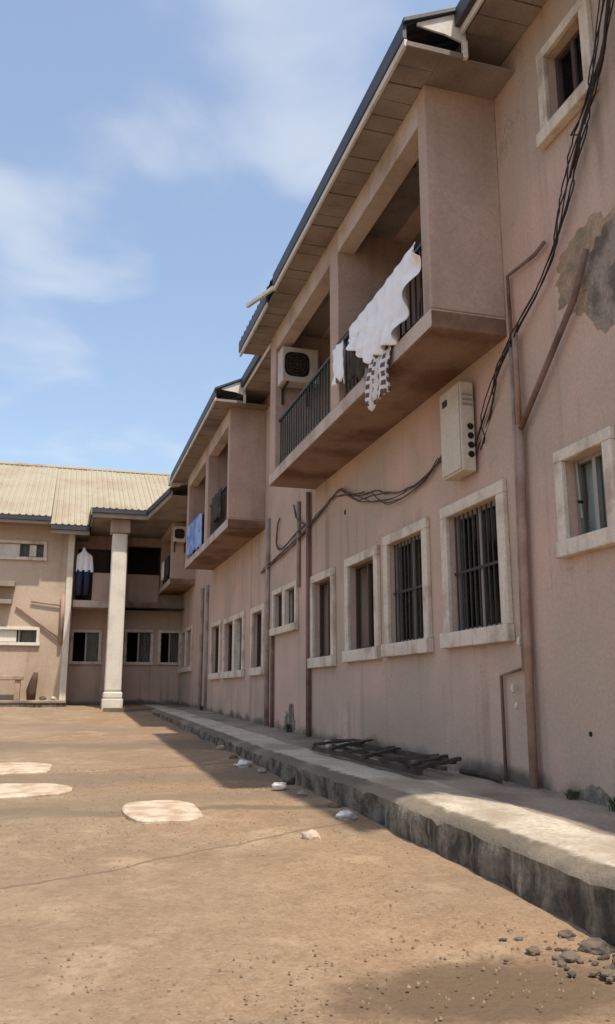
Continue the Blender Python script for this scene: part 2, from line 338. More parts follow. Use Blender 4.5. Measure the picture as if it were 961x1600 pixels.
# ================================================================== SETTING: ground, walkway
def axis_steps(fine0, fine1, step, far):
    a = []; x = fine0
    while x < fine1: a.append(x); x += step
    a.append(fine1); s = step; lo = fine0; hi = fine1
    left, right = [], []
    while lo > -far: s *= 1.6; lo -= s; left.append(lo)
    s = step
    while hi < far: s *= 1.6; hi += s; right.append(hi)
    return left[::-1] + a + right
gx = axis_steps(-6, 4.5, 0.11, 800); gy = axis_steps(1.5, 26, 0.13, 800)
mb = MB()
for y in gy:
    for x in gx:
        z = ground_z(y)
        if -7 < x < 6 and 0 < y < 27:
            z += 0.022*fbm(x*0.9, y*0.9, 1.3) + 0.008*fbm(x*4, y*4, 5.1)
            # rough patch where the surface has broken up, close to the kerb at the near end
            k = math.exp(-((x-1.25)/0.7)**2 - ((y-2.75)/0.45)**2); z += k*(0.03*fbm(x*5, y*5, 2.2) - 0.02)
        else: z += 0
        mb.v.append((x, y, z))
nx = len(gx)
for j in range(len(gy)-1):
    for i in range(nx-1):
        mb.f.append((j*nx+i, j*nx+i+1, (j+1)*nx+i+1, (j+1)*nx+i))
ground = structure(link('ground', mb.mesh('ground', smooth=True), 'ground_mat'))

# walkway along the wing with its broken kerb
KX = 2.2
walk = structure(empty('pavement', (KX, 4, 0)))
top_mb, lip_mb, face_mb = MB(), MB(), MB()
ys = [-4 + 0.08*i for i in range(int((25.3+4)/0.08)+1)]
rows_top, rows_face = [], []
for y in ys:
    wz = walk_z(y); gz = ground_z(y)
    ex = KX + 0.012*fbm(0, y*0.8, 4) + 0.016*fbm(3, y*6.5, 9)
    chip = max(0.0, fbm(7, y*2.6, 2)-0.12)*0.10 + 0.01*abs(fbm(2, y*11, 3))
    pts = []
    for k, tx in enumerate((0.0, 0.018, 0.10, 0.22, 0.36, 0.5, 0.75, 1.0)):
        x = lerp(ex, 3.42, tx); zz = wz + 0.012*fbm(x*3, y*3, 6) - (chip if k == 0 else chip*0.5 if k == 1 else 0) - (0.035 if k == 0 else 0.008 if k == 1 else 0)
        zz += 0.012*math.exp(-((tx-0.18)/0.12)**2)
        pts.append((x, y, zz))
    rows_top.append(pts)
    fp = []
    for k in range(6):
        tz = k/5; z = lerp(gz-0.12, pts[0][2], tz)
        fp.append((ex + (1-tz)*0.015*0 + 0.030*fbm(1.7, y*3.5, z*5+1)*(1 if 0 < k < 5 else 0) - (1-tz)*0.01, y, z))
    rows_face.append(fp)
def grid(rows, k0, k1):
    m = MB(); n = k1-k0
    for r in rows: m.v += r[k0:k1]
    for j in range(len(rows)-1):
        for i in range(n-1): m.f.append((j*n+i, j*n+i+1, (j+1)*n+i+1, (j+1)*n+i))
    return m
part(walk, 'walkway_top', grid(rows_top, 5, 8), 'walk_top', smooth=True)
part(walk, 'kerb_edge', grid(rows_top, 0, 6), 'kerb_lip', smooth=True)
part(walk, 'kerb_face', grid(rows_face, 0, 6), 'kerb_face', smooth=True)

# porch platform at the inner corner and the plinth strip before the cream wall
plat = structure(empty('porch_floor', (1.2, 21.6, 0.3)))
part(plat, 'platform', MB().box(1.10, 3.4, 21.7, 25.4, 0.1, 0.515), 'walk_top', bevel=0.02)
part(plat, 'platform_edge', MB().box(1.06, 2.6, 21.62, 21.70, 0.1, 0.53), 'kerb_lip', bevel=0.015)
plinth = structure(empty('plinth_path', (-2, 23.8, 0.5)))
part(plinth, 'plinth_top', MB().box(-14, 0.18, 23.55, 24.32, 0.62, 0.70), 'walk_top', bevel=0.02)
part(plinth, 'plinth_face', MB().box(-14, 0.20, 23.58, 24.30, 0.2, 0.619), 'kerb_face')

# ================================================================== RIGHT WING
W = 3.4
wing = thing('apartment_wing', (W, 12, 0.25), 'long pink two-storey apartment wing with jutting balconies and barred windows', 'building')
WIN = [ # y0,y1,z0,z1 outer trim, style
    (5.86, 7.05, 1.31, 2.60, 'curtain'), (7.37, 8.54, 1.29, 2.59, 'curtain2'), (8.72, 9.87, 1.28, 2.54, 'dark'), (10.33, 11.40, 1.25, 2.52, 'dark'),
    (12.15, 13.68, 1.84, 2.58, 'double'), (14.30, 15.36, 1.22, 2.44, 'dark'), (16.0, 18.15, 1.21, 2.46, 'wide'), (18.50, 19.75, 1.21, 2.50, 'dark'),
    (22.8, 23.85, 1.48, 2.70, 'dark'), (23.98, 25.1, 1.48, 2.70, 'dark'),
    (4.45, 5.12, 1.85, 2.61, 'small'), (4.33, 5.00, 5.07, 5.88, 'small_up')]
TR = 0.125
def inner(wd):
    t_ = TR if wd[4] not in ('small', 'small_up', 'double') else 0.10
    return (wd[0]+t_, wd[1]-t_, wd[2]+t_*0.95, wd[3]-t_*0.85)
BAL = [ # y0, y1, ztop(soffit), partition ys
    dict(y0=5.73, y1=11.28, zt=6.05, parts=[(8.12, 8.42)], z0=3.79, xb=2.72, near_w=0.16, far_w=0.30),
    dict(y0=14.42, y1=19.80, zt=6.05, parts=[(16.75, 17.10)], z0=3.79, xb=2.72, near_w=0.16, far_w=0.30),
    dict(y0=22.72, y1=25.36, zt=5.62, parts=[], z0=3.79, xb=2.72, near_w=0.16, far_w=0.25)]
holes = [inner(wd) for wd in WIN]
for b in BAL: holes.append((b['y0']+b['near_w'], b['y1']-b['far_w'], b['z0']+0.16, b['zt']-0.03))
YE = 3.2                                   # near end of the two-storey part
mb = wall_holes(MB(), 'x', W, W+0.22, YE, 25.42, -0.15, 6.29, holes)
part(wing, 'wall', mb, 'wall_plaster')
mb = MB().quad((W, YE, -0.15), (10.5, YE, -0.15), (10.5, YE, 6.29), (W, YE, 6.29))
mb.quad((10.5, YE, -0.15), (10.5, 30, -0.15), (10.5, 30, 6.29), (10.5, YE, 6.29)); mb.quad((W+0.22, 30, -0.15), (10.5, 30, -0.15), (10.5, 30, 6.29), (W+0.22, 30, 6.29))
part(wing, 'rear_wall', mb, 'wall_plaster')
# floor slabs and cross walls keep the rooms dark
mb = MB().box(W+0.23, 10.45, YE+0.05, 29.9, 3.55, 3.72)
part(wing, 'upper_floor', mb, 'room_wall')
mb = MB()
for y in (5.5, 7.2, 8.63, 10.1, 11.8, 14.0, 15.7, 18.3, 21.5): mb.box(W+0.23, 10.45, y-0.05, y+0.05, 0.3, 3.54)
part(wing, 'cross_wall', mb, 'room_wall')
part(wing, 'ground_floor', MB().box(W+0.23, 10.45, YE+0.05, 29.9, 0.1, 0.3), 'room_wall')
# unseen low end added to the wing, height set for the walkway's shadow edge
part(wing, 'unseen_low_wall', MB().box(W, 8.0, -4.0, YE-0.02, -0.4, 4.0), 'wall_plaster')

def bar_mesh(h, r=0.008):
    return MB().tube([(0, 0, 0), (0, 0, h)], r, 6).mesh('bar')
def wave_cloth(p0, p1, drop, amp, waves, nu=40, nv=10, nrm=Vector((1, 0, 0)), ragged=0.0, sag=0.0, gather=0.5, seed=0, dropfn=None):
    m = MB(); p0 = Vector(p0); p1 = Vector(p1)
    for j in range(nv+1):
        v = j/nv
        for i in range(nu+1):
            u = i/nu; p = p0.lerp(p1, u)
            dr = dropfn(u) if dropfn else drop
            z = p.z - sag*math.sin(math.pi*u)*(1-v*0.3) - v*(dr + ragged*fbm(u*6, seed, 1))
            o = amp*(gather + (1-gather)*v)*(math.sin(2*math.pi*(waves*u + 0.35*fbm(u*2, v*1.2, seed)))) + 0.6*amp*(gather + (1-gather)*min(1, v*1.6))*fbm(u*5, v*3, seed+4)
            q = p + nrm*o; m.v.append((q.x, q.y, z))
    n = nu+1
    for j in range(nv):
        for i in range(nu): m.f.append((j*n+i, j*n+i+1, (j+1)*n+i+1, (j+1)*n+i))
    return m

def make_window(wd):
    y0, y1, z0, z1, st = wd; i0, i1, j0, j1 = inner(wd)
    root = empty('window', (W, (y0+y1)/2, z0), wing)
    tp = 0.045
    X0, X1 = W-tp, W+0.0
    part(root, 'lintel_trim', MB().box(X0, X1, y0, y1, j1, z1), 'trim_paint', bevel=0.008)
    part(root, 'jamb_trim', MB().box(X0, X1, y0, i0, j0, j1-0.001), 'trim_paint', bevel=0.008)
    part(root, 'jamb_trim', MB().box(X0, X1, i1, y1, j0, j1-0.001), 'trim_paint', bevel=0.008)
    part(root, 'sill', MB().box(X0-0.035, X1, y0-0.015, y1+0.015, z0-0.02, j0-0.001), 'trim_paint', bevel=0.010)
    # sliding frame set back in the reveal
    xf = W+0.065; fr = 0.032; fm = 'brown_frame' if st in ('dark', 'wide', 'double', 'small_up') else 'aluminium'
    f = MB(); f.box(xf, xf+0.05, i0, i1, j0, j0+fr).box(xf, xf+0.05, i0, i1, j1-fr, j1).box(xf, xf+0.05, i0, i0+fr, j0+fr, j1-fr).box(xf, xf+0.05, i1-fr, i1, j0+fr, j1-fr)
    part(root, 'frame', f, fm)
    ym = (i0+i1)/2
    if st == 'double': part(root, 'mullion', MB().box(W-tp+0.002, W+0.14, ym-0.09, ym+0.09, j0, j1), 'trim_paint', bevel=0.006)
    elif st == 'wide': part(root, 'mullion', MB().box(W-tp+0.002, W+0.14, i0+0.75, i0+0.95, j0, j1), 'trim_paint', bevel=0.006)
    else: part(root, 'mullion', MB().box(xf-0.005, xf+0.045, ym-0.02, ym+0.02, j0+fr, j1-fr), fm)
    a, b = i0+fr, i1-fr
    if st == 'dark':
        # one leaf slid open: glass over half the opening
        part(root, 'pane', MB().box(xf+0.03, xf+0.036, a, ym, j0+fr, j1-fr), 'window_glass')
    elif st == 'small':
        part(root, 'pane', MB().box(xf+0.03, xf+0.036, a, ym-0.02, j0+fr, j1-fr), 'window_glass')
        part(root, 'pane', MB().box(xf+0.03, xf+0.036, ym+0.02, b, j0+fr, j1-fr), 'window_glass')
    else:
        part(root, 'pane', MB().box(xf+0.012, xf+0.018, a, ym-0.02, j0+fr, j1-fr), 'window_glass')
        part(root, 'pane', MB().box(xf+0.030, xf+0.036, ym+0.02, b, j0+fr, j1-fr), 'window_glass')
    if st in ('curtain', 'curtain2'):
        n = 11 if st == 'curtain' else 10
        bm_ = bar_mesh(j1-j0-0.01)
        for k in range(n):
            link('bar', bm_, 'dark_iron', root, (W+0.035, lerp(i0, i1, (k+0.5)/n), j0+0.005))
        part(root, 'rail', MB().box(W+0.028, W+0.042, i0, i1, lerp(j0, j1, 0.5)-0.012, lerp(j0, j1, 0.5)+0.012), 'dark_iron')
        if st == 'curtain':
            part(root, 'curtain', wave_cloth((W+0.155, i0-0.05, j1+0.02), (W+0.155, lerp(i0, i1, 0.80), j1+0.02), j1-j0+0.1, 0.022, 8, 80, 8, seed=3), 'curtain_grey', smooth=True)
        else:
            part(root, 'curtain', wave_cloth((W+0.155, lerp(i0, i1, .05), j1+0.02), (W+0.155, lerp(i0, i1, 0.55), j1+0.02), j1-j0+0.1, 0.025, 5, 60, 8, seed=8), 'curtain_grey', smooth=True)
    elif st == 'wide':
        part(root, 'curtain', wave_cloth((W+0.155, i0+0.9, j1+0.02), (W+0.155, i1, j1+0.02), j1-j0+0.1, 0.025, 6, 60, 6, seed=5), 'curtain_red', smooth=True)
    elif st == 'small':
        part(root, 'curtain', wave_cloth((W+0.155, lerp(i0, i1, .25), j1), (W+0.155, i1, j1), (j1-j0)*0.9, 0.02, 4, 40, 6, seed=6), 'curtain_grey', smooth=True)
        part(root, 'latch_rod', MB().tube([(W+0.05, i1-0.05, j1-0.02), (W+0.055, i1-0.055, lerp(j0, j1, .5)), (W+0.05, i1-0.075, j0+0.15)], 0.009, 6), 'aluminium')
    elif st == 'double':
        bm_ = bar_mesh(j1-j0-0.01)
        for k in range(6): link('bar', bm_, 'dark_iron', root, (W+0.035, lerp(i0, i1, (k+0.5)/6), j0+0.005))
    return root
for wd in WIN: make_window(wd)

# ---- balconies
def make_balcony(b, idx):
    y0, y1, z0, zt, xb = b['y0'], b['y1'], b['z0'], b['zt'], b['xb']; xr = 4.35
    root = empty('balcony', (xb, (y0+y1)/2, z0), wing)
    zs = z0+0.16
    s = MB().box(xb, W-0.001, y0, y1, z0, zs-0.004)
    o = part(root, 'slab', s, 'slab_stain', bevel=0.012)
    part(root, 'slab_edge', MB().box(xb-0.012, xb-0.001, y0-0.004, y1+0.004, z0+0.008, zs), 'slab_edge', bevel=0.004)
    part(root, 'floor', MB().box(xb+0.001, xr, y0+0.01, y1-0.01, zs-0.003, zs+0.012), 'slab_edge')
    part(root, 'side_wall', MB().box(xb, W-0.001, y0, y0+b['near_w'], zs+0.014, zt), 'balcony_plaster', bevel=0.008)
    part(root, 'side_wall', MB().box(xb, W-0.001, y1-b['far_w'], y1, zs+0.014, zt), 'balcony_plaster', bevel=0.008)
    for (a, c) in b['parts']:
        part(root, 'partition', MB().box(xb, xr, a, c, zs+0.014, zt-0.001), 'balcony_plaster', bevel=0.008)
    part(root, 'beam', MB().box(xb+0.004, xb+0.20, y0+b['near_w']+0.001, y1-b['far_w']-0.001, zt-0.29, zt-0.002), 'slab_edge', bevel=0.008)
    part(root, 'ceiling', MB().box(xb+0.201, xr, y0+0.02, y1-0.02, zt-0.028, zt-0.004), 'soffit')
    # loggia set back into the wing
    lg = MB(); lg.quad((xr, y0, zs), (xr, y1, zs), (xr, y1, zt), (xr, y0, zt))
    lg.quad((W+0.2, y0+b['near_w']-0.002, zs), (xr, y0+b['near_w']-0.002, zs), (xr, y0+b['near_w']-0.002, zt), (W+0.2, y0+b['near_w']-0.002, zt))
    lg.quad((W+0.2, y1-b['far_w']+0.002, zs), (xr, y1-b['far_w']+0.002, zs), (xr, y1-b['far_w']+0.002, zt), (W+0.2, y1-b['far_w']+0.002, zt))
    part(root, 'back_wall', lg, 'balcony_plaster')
    bays = []
    ya = y0+b['near_w']
    for (a, c) in b['parts']: bays.append((ya, a)); ya = c
    bays.append((ya, y1-b['far_w']))
    for k, (a, c) in enumerate(bays):
        d0 = lerp(a, c, 0.30)
        part(root, 'door', MB().box(xr-0.03, xr-0.002, d0, d0+0.85, zs+0.014, zs+1.75), 'door_brown', bevel=0.006)
        # railing: handrail, bottom rail, one object for each baluster
        xh = xb+0.07; rh = 0.72
        part(root, 'handrail', MB().box(xh-0.022, xh+0.022, a, c, zs+rh, zs+rh+0.035), 'green_iron', bevel=0.006)
        part(root, 'bottom_rail', MB().box(xh-0.012, xh+0.012, a, c, zs+0.07, zs+0.095), 'green_iron')
        n = max(3, int((c-a)/0.115)); bm_ = MB().tube([(0, 0, 0), (0, 0, rh-0.095)], 0.0095, 6).mesh('baluster')
        for j in range(n):
            link('baluster', bm_, 'green_iron', root, (xh, lerp(a, c, (j+0.5)/n), zs+0.095))
    return root
balcony = [make_balcony(b, i) for i, b in enumerate(BAL)]

# ---- roof
SL = 0.5                                   # rise per metre
def roof_z(x): return 6.25 + (x-2.4)*SL
roof = empty('roof', (2.9, 12, 6.3), wing)
# main roof sheets, ribbed, from the eave line x = 2.9 to the ridge
def ribbed(y0, y1, x0, x1, zf, pitch=0.19, h=0.03, th=0.012):
    m = MB(); prof = []
    y = y0
    while y < y1-1e-6:
        for dy_, dz_ in ((0, 0), (pitch*0.62, 0), (pitch*0.70, h), (pitch*0.90, h)):
            if y+dy_ <= y1: prof.append((y+dy_, dz_))
        y += pitch
    prof.append((y1, 0))
    for (yy, dz_) in prof: m.v += [(x0, yy, zf(x0)+dz_), (x1, yy, zf(x1)+dz_), (x1, yy, zf(x1)+dz_-th), (x0, yy, zf(x0)+dz_-th)]
    for i in range(len(prof)-1):
        a = i*4; b_ = a+4
        m.f += [(a, a+1, b_+1, b_), (a+3, b_+3, b_+2, a+2), (a, b_, b_+3, a+3), (a+1, a+2, b_+2, b_+1)]
    e = (len(prof)-1)*4
    m.f += [(0, 3, 2, 1), (e, e+1, e+2, e+3)]
    return m
yy = YE-0.4
while yy < 25.6:
    part(roof, 'roof_sheet', ribbed(yy, yy+1.13, 2.86, 8.2, lambda x: roof_z(x)+0.02), 'roof_dark'); yy += 1.14
part(roof, 'rear_slope', MB().hexa([(8.2, YE-0.4, roof_z(8.2)), (14, YE-0.4, 6.2), (14, 26, 6.2), (8.2, 26, roof_z(8.2))], [(8.2, YE-0.4, roof_z(8.2)+.03), (14, YE-0.4, 6.23), (14, 26, 6.23), (8.2, 26, roof_z(8.2)+.03)]), 'roof_dark')
part(roof, 'gable_wall', MB().hexa([(W, YE, 6.285), (10.5, YE, 6.285), (10.5, YE+.2, 6.285), (W, YE+.2, 6.285)], [(W+0.02, YE, roof_z(W)-.05), (10.5, YE, 7.6), (10.5, YE+.2, 7.6), (W+0.02, YE+.2, roof_z(W)-.05)]), 'wall_plaster')
# boards under the main eave, laid across
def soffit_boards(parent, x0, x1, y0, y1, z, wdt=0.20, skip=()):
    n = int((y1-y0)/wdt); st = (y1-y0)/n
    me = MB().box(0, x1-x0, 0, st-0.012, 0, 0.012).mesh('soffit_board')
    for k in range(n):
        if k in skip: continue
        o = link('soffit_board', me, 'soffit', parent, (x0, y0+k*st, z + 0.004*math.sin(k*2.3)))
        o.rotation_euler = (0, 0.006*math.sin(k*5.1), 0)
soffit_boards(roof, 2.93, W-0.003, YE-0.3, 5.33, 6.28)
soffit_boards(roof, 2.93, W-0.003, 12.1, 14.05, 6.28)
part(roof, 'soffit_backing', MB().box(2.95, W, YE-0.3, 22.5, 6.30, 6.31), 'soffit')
for a, c in ((YE-0.38, 5.36), (12.02, 14.1)):
    part(roof, 'fascia', MB().box(2.89, 2.915, a, c, 6.27, 6.34), 'fascia_pale', bevel=0.004)
    part(roof, 'gutter_edge', MB().box(2.84, 2.888, a, c, 6.335, 6.50), 'roof_dark', bevel=0.006)

def eave_roof(y0, y1, xe, zs, name_label, gap=None, far_cap=False):
    """small roof carried out over one balcony: sheets, dark edge, pale fascia strip, soffit boards and boxed ends"""
    r = empty('balcony_roof', (xe, y0, zs), wing)
    n = max(2, int(round((y1-y0)/1.1))); st = (y1-y0)/n
    for k in range(n):
        part(r, 'roof_sheet', ribbed(y0+k*st+0.003, y0+(k+1)*st-0.003, xe-0.03, 3.2, lambda x: zs+0.20+(x-xe)*SL), 'roof_dark')
    segs = [(y0, y1)] if not gap else [(y0, gap[0]), (gap[1], y1)]
    for i, (a, c) in enumerate(segs):
        dz = 0 if i == 0 else -0.035
        part(r, 'gutter_edge', MB().box(xe-0.035, xe+0.004, a, c, zs+0.055+dz, zs+0.215+dz), 'roof_dark', bevel=0.006)
        part(r, 'fascia', MB().box(xe-0.022, xe+0.008, a, c, zs-0.012+dz, zs+0.052+dz), 'fascia_pale', bevel=0.004)
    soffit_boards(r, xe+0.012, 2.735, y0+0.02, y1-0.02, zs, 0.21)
    part(r, 'soffit_joist', MB().box(xe+0.02, xe+0.06, y0+0.05, y1-0.05, zs+0.014, zs+0.05), 'charred_wood')
    # near end: rising verge, pale triangular board and the torn opening below it
    m = MB().hexa([(xe-0.03, y0-0.03, zs+0.19), (2.95, y0-0.03, zs+0.19+(2.95-xe)*SL), (2.95, y0+0.03, zs+0.19+(2.95-xe)*SL), (xe-0.03, y0+0.03, zs+0.19)],
                  [(xe-0.03, y0-0.03, zs+0.235), (2.95, y0-0.03, zs+0.235+(2.95-xe)*SL), (2.95, y0+0.03, zs+0.235+(2.95-xe)*SL), (xe-0.03, y0+0.03, zs+0.235)])
    part(r, 'verge', m, 'roof_dark', bevel=0.005)
    zt = lambda x: zs+0.185+(x-xe)*SL
    xs = [xe+0.10, 2.62, 2.75, 2.90, 2.94]; zb = [zt(xe+0.1)-0.02, zs+0.20, zs+0.19, zs+0.15, zs+0.17]
    m = MB()
    for x, z in zip(xs, zb): m.v += [(x, y0, z), (x, y0, zt(x)), (x, y0+0.018, z), (x, y0+0.018, zt(x))]
    for k in range(len(xs)-1):
        a = k*4; c = a+4
        m.f += [(a, c, c+1, a+1), (a+2, a+3, c+3, c+2), (a, a+2, c+2, c), (a+1, c+1, c+3, a+3)]
    part(r, 'end_board', m, 'fascia_pale')
    part(r, 'end_strip', MB().box(2.90, 2.945, y0-0.02, y0+0.02, zs-0.01, zs+0.16), 'fascia_pale', bevel=0.006)
    part(r, 'end_sill', MB().hexa([(xe, y0-0.012, zs-0.014), (2.90, y0-0.012, zs-0.02), (2.90, y0+0.02, zs-0.02), (xe, y0+0.02, zs-0.014)],
                                 [(xe, y0-0.012, zs+0.03), (2.90, y0-0.012, zs+0.03), (2.90, y0+0.02, zs+0.03), (xe, y0+0.02, zs+0.03)]), 'soffit')
    part(r, 'soffit_return', MB().box(2.737, W-0.004, y0+0.02, y0+0.40, zs-0.002, zs+0.012), 'soffit')
    if far_cap:
        part(r, 'end_board', MB().hexa([(xe, y1, zs), (2.95, y1, zs), (2.95, y1+0.02, zs), (xe, y1+0.02, zs)], [(xe, y1, zs+.19), (2.95, y1, zs+.45), (2.95, y1+0.02, zs+.45), (xe, y1+0.02, zs+.19)]), 'fascia_pale')
    return r
r1 = eave_roof(5.35, 11.95, 2.40, 6.05, '', gap=(9.75, 10.15))
r2 = eave_roof(14.12, 20.45, 2.40, 6.05, '', far_cap=True)
# torn-off length of fascia hanging out from the first roof
part(r1, 'loose_fascia', MB().hexa([(2.38, 9.75, 6.07), (2.42, 9.75, 6.07), (2.16, 10.25, 6.00), (2.12, 10.25, 6.00)], [(2.38, 9.75, 6.125), (2.42, 9.75, 6.125), (2.16, 10.25, 6.05), (2.12, 10.25, 6.05)]), 'fascia_pale')
part(r2, 'end_box', MB().box(2.33, 2.62, 20.47, 20.62, 6.0, 6.30), 'fascia_pale', bevel=0.01)

# ---- pipes and marks on the wing wall
def pipe(pts, r, m, name='drainpipe', n=10): return part(wing, name, MB().tube(pts, r, n), m, smooth=True)
pipe([(W-0.055, 5.60, walk_z(5.6)), (W-0.055, 5.585, 1.5), (W-0.055, 5.53, 2.95)], 0.033, 'pipe_brown')
pipe([(W-0.055, 5.53, 2.95), (W-0.06, 5.515, 3.72)], 0.024, 'pipe_brown')
pipe([(W-0.05, 5.66, 1.06), (W-0.045, 5.62, 2.6), (W-0.045, 5.60, 3.70)], 0.020, 'pipe_pale', 'conduit')
pipe([(W-0.055, 5.535, 2.90), (W-0.06, 5.15, 3.23), (W-0.06, 4.70, 3.63), (W-0.06, 4.52, 3.92)], 0.023, 'pipe_rust', 'branch_pipe')
pipe([(W-0.04, 5.60, 3.70), (W-0.04, 5.61, 4.27), (W-0.04, 5.19, 4.24), (W-0.04, 5.05, 4.27)], 0.016, 'pipe_rust', 'conduit')
pipe([(W-0.045, 11.47, walk_z(11.5)), (W-0.045, 11.47, 3.79)], 0.035, 'pipe_rust')
pipe([(W-0.04, 13.62, walk_z(13.6)), (W-0.04, 13.64, 1.82)], 0.030, 'pipe_rust')
pipe([(W-0.03, 12.05, 2.45), (W-0.03, 12.05, 3.78)], 0.028, 'pipe_pale', 'conduit')
pipe([(W-0.03, 14.02, walk_z(14)), (W-0.03, 14.02, 3.9)], 0.045, 'pipe_pale', 'conduit')
pipe([(W-0.03, 6.05, walk_z(6.05)), (W-0.03, 6.05, 1.03), (W-0.03, 5.70, 1.08), (W-0.03, 5.69, 1.30)], 0.014, 'pipe_rust', 'conduit')
pipe([(W-0.02, 20.35, walk_z(20.3)), (W-0.02, 20.35, 3.5)], 0.05, 'pipe_pale', 'conduit')
pipe([(W-0.04, 21.1, walk_z(21)), (W-0.04, 21.1, 3.5)], 0.05, 'pipe_pale', 'conduit')
for (a, z, s) in ((5.84, 0.93, 1.0), (5.80, 0.80, 0.7), (5.71, 1.28, 1.0)):
    part(wing, 'pipe_clip', MB().tube([(W-0.045, a, z-0.03*s), (W-0.05, a+0.012, z), (W-0.045, a, z+0.035*s)], 0.016*s, 8), 'white_paint', smooth=True)
# lump of render at the foot of the downpipe and a small hole in the wall
for (y, z, r) in ((4.95, 0.63, 0.018), (9.93, 3.17, 0.035), (4.9, 2.2, 0.012)):
    part(wing, 'wall_hole', MB().tube([(W-0.004, y, z), (W+0.03, y, z)], r, 9), 'black_hole')
# area where the paint and plaster have fallen away: ragged low relief
def patch(cy, cz, ry, rz, seed, m, th=0.006, n=110):
    mb_ = MB(); ring = []
    for k in range(n):
        a = 2*math.pi*k/n; q = 1 + 0.35*fbm(math.cos(a)*1.5, math.sin(a)*1.5, seed) + 0.13*fbm(math.cos(a)*3, math.sin(a)*3, seed)
        ring.append((cy + ry*q*math.cos(a), cz + rz*q*math.sin(a)))
    mb_.v.append((W-th, cy, cz))
    for k, (y, z) in enumerate(ring): mb_.v.append((W-th*0.6, lerp(cy, y, .93), lerp(cz, z, .93)))
    for k, (y, z) in enumerate(ring): mb_.v.append((W+0.002, y, z))
    for k in range(n):
        k2 = (k+1) % n
        mb_.f.append((0, 1+k2, 1+k)); mb_.f.append((1+k, 1+k2, 1+n+k2, 1+n+k))
    return mb_
part(wing, 'peeled_paint', patch(4.56, 3.86, 0.42, 0.34, 12, 'peeled_paint', th=0.003), 'peeled_paint')
part(wing, 'bare_render', patch(4.33, 3.68, 0.36, 0.36, 3, 'old_render'), 'old_render')
part(wing, 'bare_render', patch(4.55, 0.30, 0.20, 0.30, 8, 'old_render'), 'old_render')
part(wing, 'bare_render', patch(4.95, 0.20, 0.20, 0.10, 5, 'old_render'), 'old_render')
part(wing, 'bare_render', patch(12.6, 0.42, 0.30, 0.28, 9, 'old_render'), 'old_render')

# ================================================================== FAR BLOCK
FY = 25.4; LY = 24.3
block = thing('apartment_block', (0.5, 25, 0.5), 'cream and pink apartment block across the yard under a rusting cream sheet roof', 'building')
far_holes = [(0.30, 1.02, 1.78, 2.62), (1.83, 2.52, 1.78, 2.65), (2.83, 3.36, 1.78, 2.65), (0.30, 1.30, 3.50, 5.1), (1.75, 3.2, 4.37, 5.25)]
part(block, 'rear_wing_wall', wall_holes(MB(), 'y', FY, FY+0.2, 0.10, 3.398, 0.2, 5.60, far_holes), 'wall_plaster')
left_holes = [(-3.4, -0.66, 4.60, 4.98), (-3.0, -0.70, 2.24, 2.58)]
part(block, 'cream_wall', wall_holes(MB(), 'y', LY, LY+0.2, -14, 0.06, 0.2, 5.60, left_holes), 'cream_wall')
part(block, 'pilaster', MB().box(0.0, 0.17, LY-0.06, LY+0.25, 0.4, 5.30), 'white_paint', bevel=0.01)
part(block, 'return_wall', MB().box(0.065, 0.20, LY+0.26, FY-0.001, 0.2, 5.58), 'balcony_plaster')
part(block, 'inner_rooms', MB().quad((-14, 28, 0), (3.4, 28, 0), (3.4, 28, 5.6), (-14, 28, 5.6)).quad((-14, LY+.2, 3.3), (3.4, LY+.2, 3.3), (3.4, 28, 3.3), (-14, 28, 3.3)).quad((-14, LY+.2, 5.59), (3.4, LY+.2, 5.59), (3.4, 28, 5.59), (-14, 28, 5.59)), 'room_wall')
def far_window(y, x0, x1, z0, z1, fm='trim_paint', split=0.5, panes=True):
    r = empty('window', ((x0+x1)/2, y, z0), block); s = 0.085
    part(r, 'lintel_trim', MB().box(x0-s, x1+s, y-0.04, y, z1, z1+s), fm, bevel=0.006)
    part(r, 'sill', MB().box(x0-s-.02, x1+s+.02, y-0.075, y, z0-s, z0), fm, bevel=0.006)
    part(r, 'jamb_trim', MB().box(x0-s, x0, y-0.04, y, z0+.001, z1-.001), fm, bevel=0.006); part(r, 'jamb_trim', MB().box(x1, x1+s, y-0.04, y, z0+.001, z1-.001), fm, bevel=0.006)
    xm = lerp(x0, x1, split)
    part(r, 'mullion', MB().box(xm-0.02, xm+0.02, y+0.08, y+0.12, z0, z1), 'aluminium')
    if panes:
        part(r, 'pane', MB().box(xm+0.02, x1, y+0.10, y+0.106, z0, z1), 'window_glass')
        part(r, 'curtain', wave_cloth((xm, y+0.24, z1), (x1, y+0.24, z1), z1-z0+.05, 0.02, 4, 24, 4, nrm=Vector((0, 1, 0)), seed=x0), 'cloth_grey', smooth=True)
    return r
for h in far_holes[:3]: far_window(FY, *h)
far_window(LY, *left_holes[0], fm='trim_paint', split=0.76); far_window(LY, *left_holes[1], fm='white_paint', split=0.80)
up_w = far_window
part(block, 'shutter_panel', MB().box(-3.3, -1.30, LY+0.05, LY+0.07, 4.62, 4.97), 'white_paint')
part(block, 'shutter_panel', MB().box(-1.04, -0.86, LY+0.05, LY+0.07, 4.63, 4.96), 'white_paint')
part(block, 'shutter_panel', MB().box(-2.95, -1.22, LY+0.05, LY+0.07, 2.26, 2.57), 'white_paint')
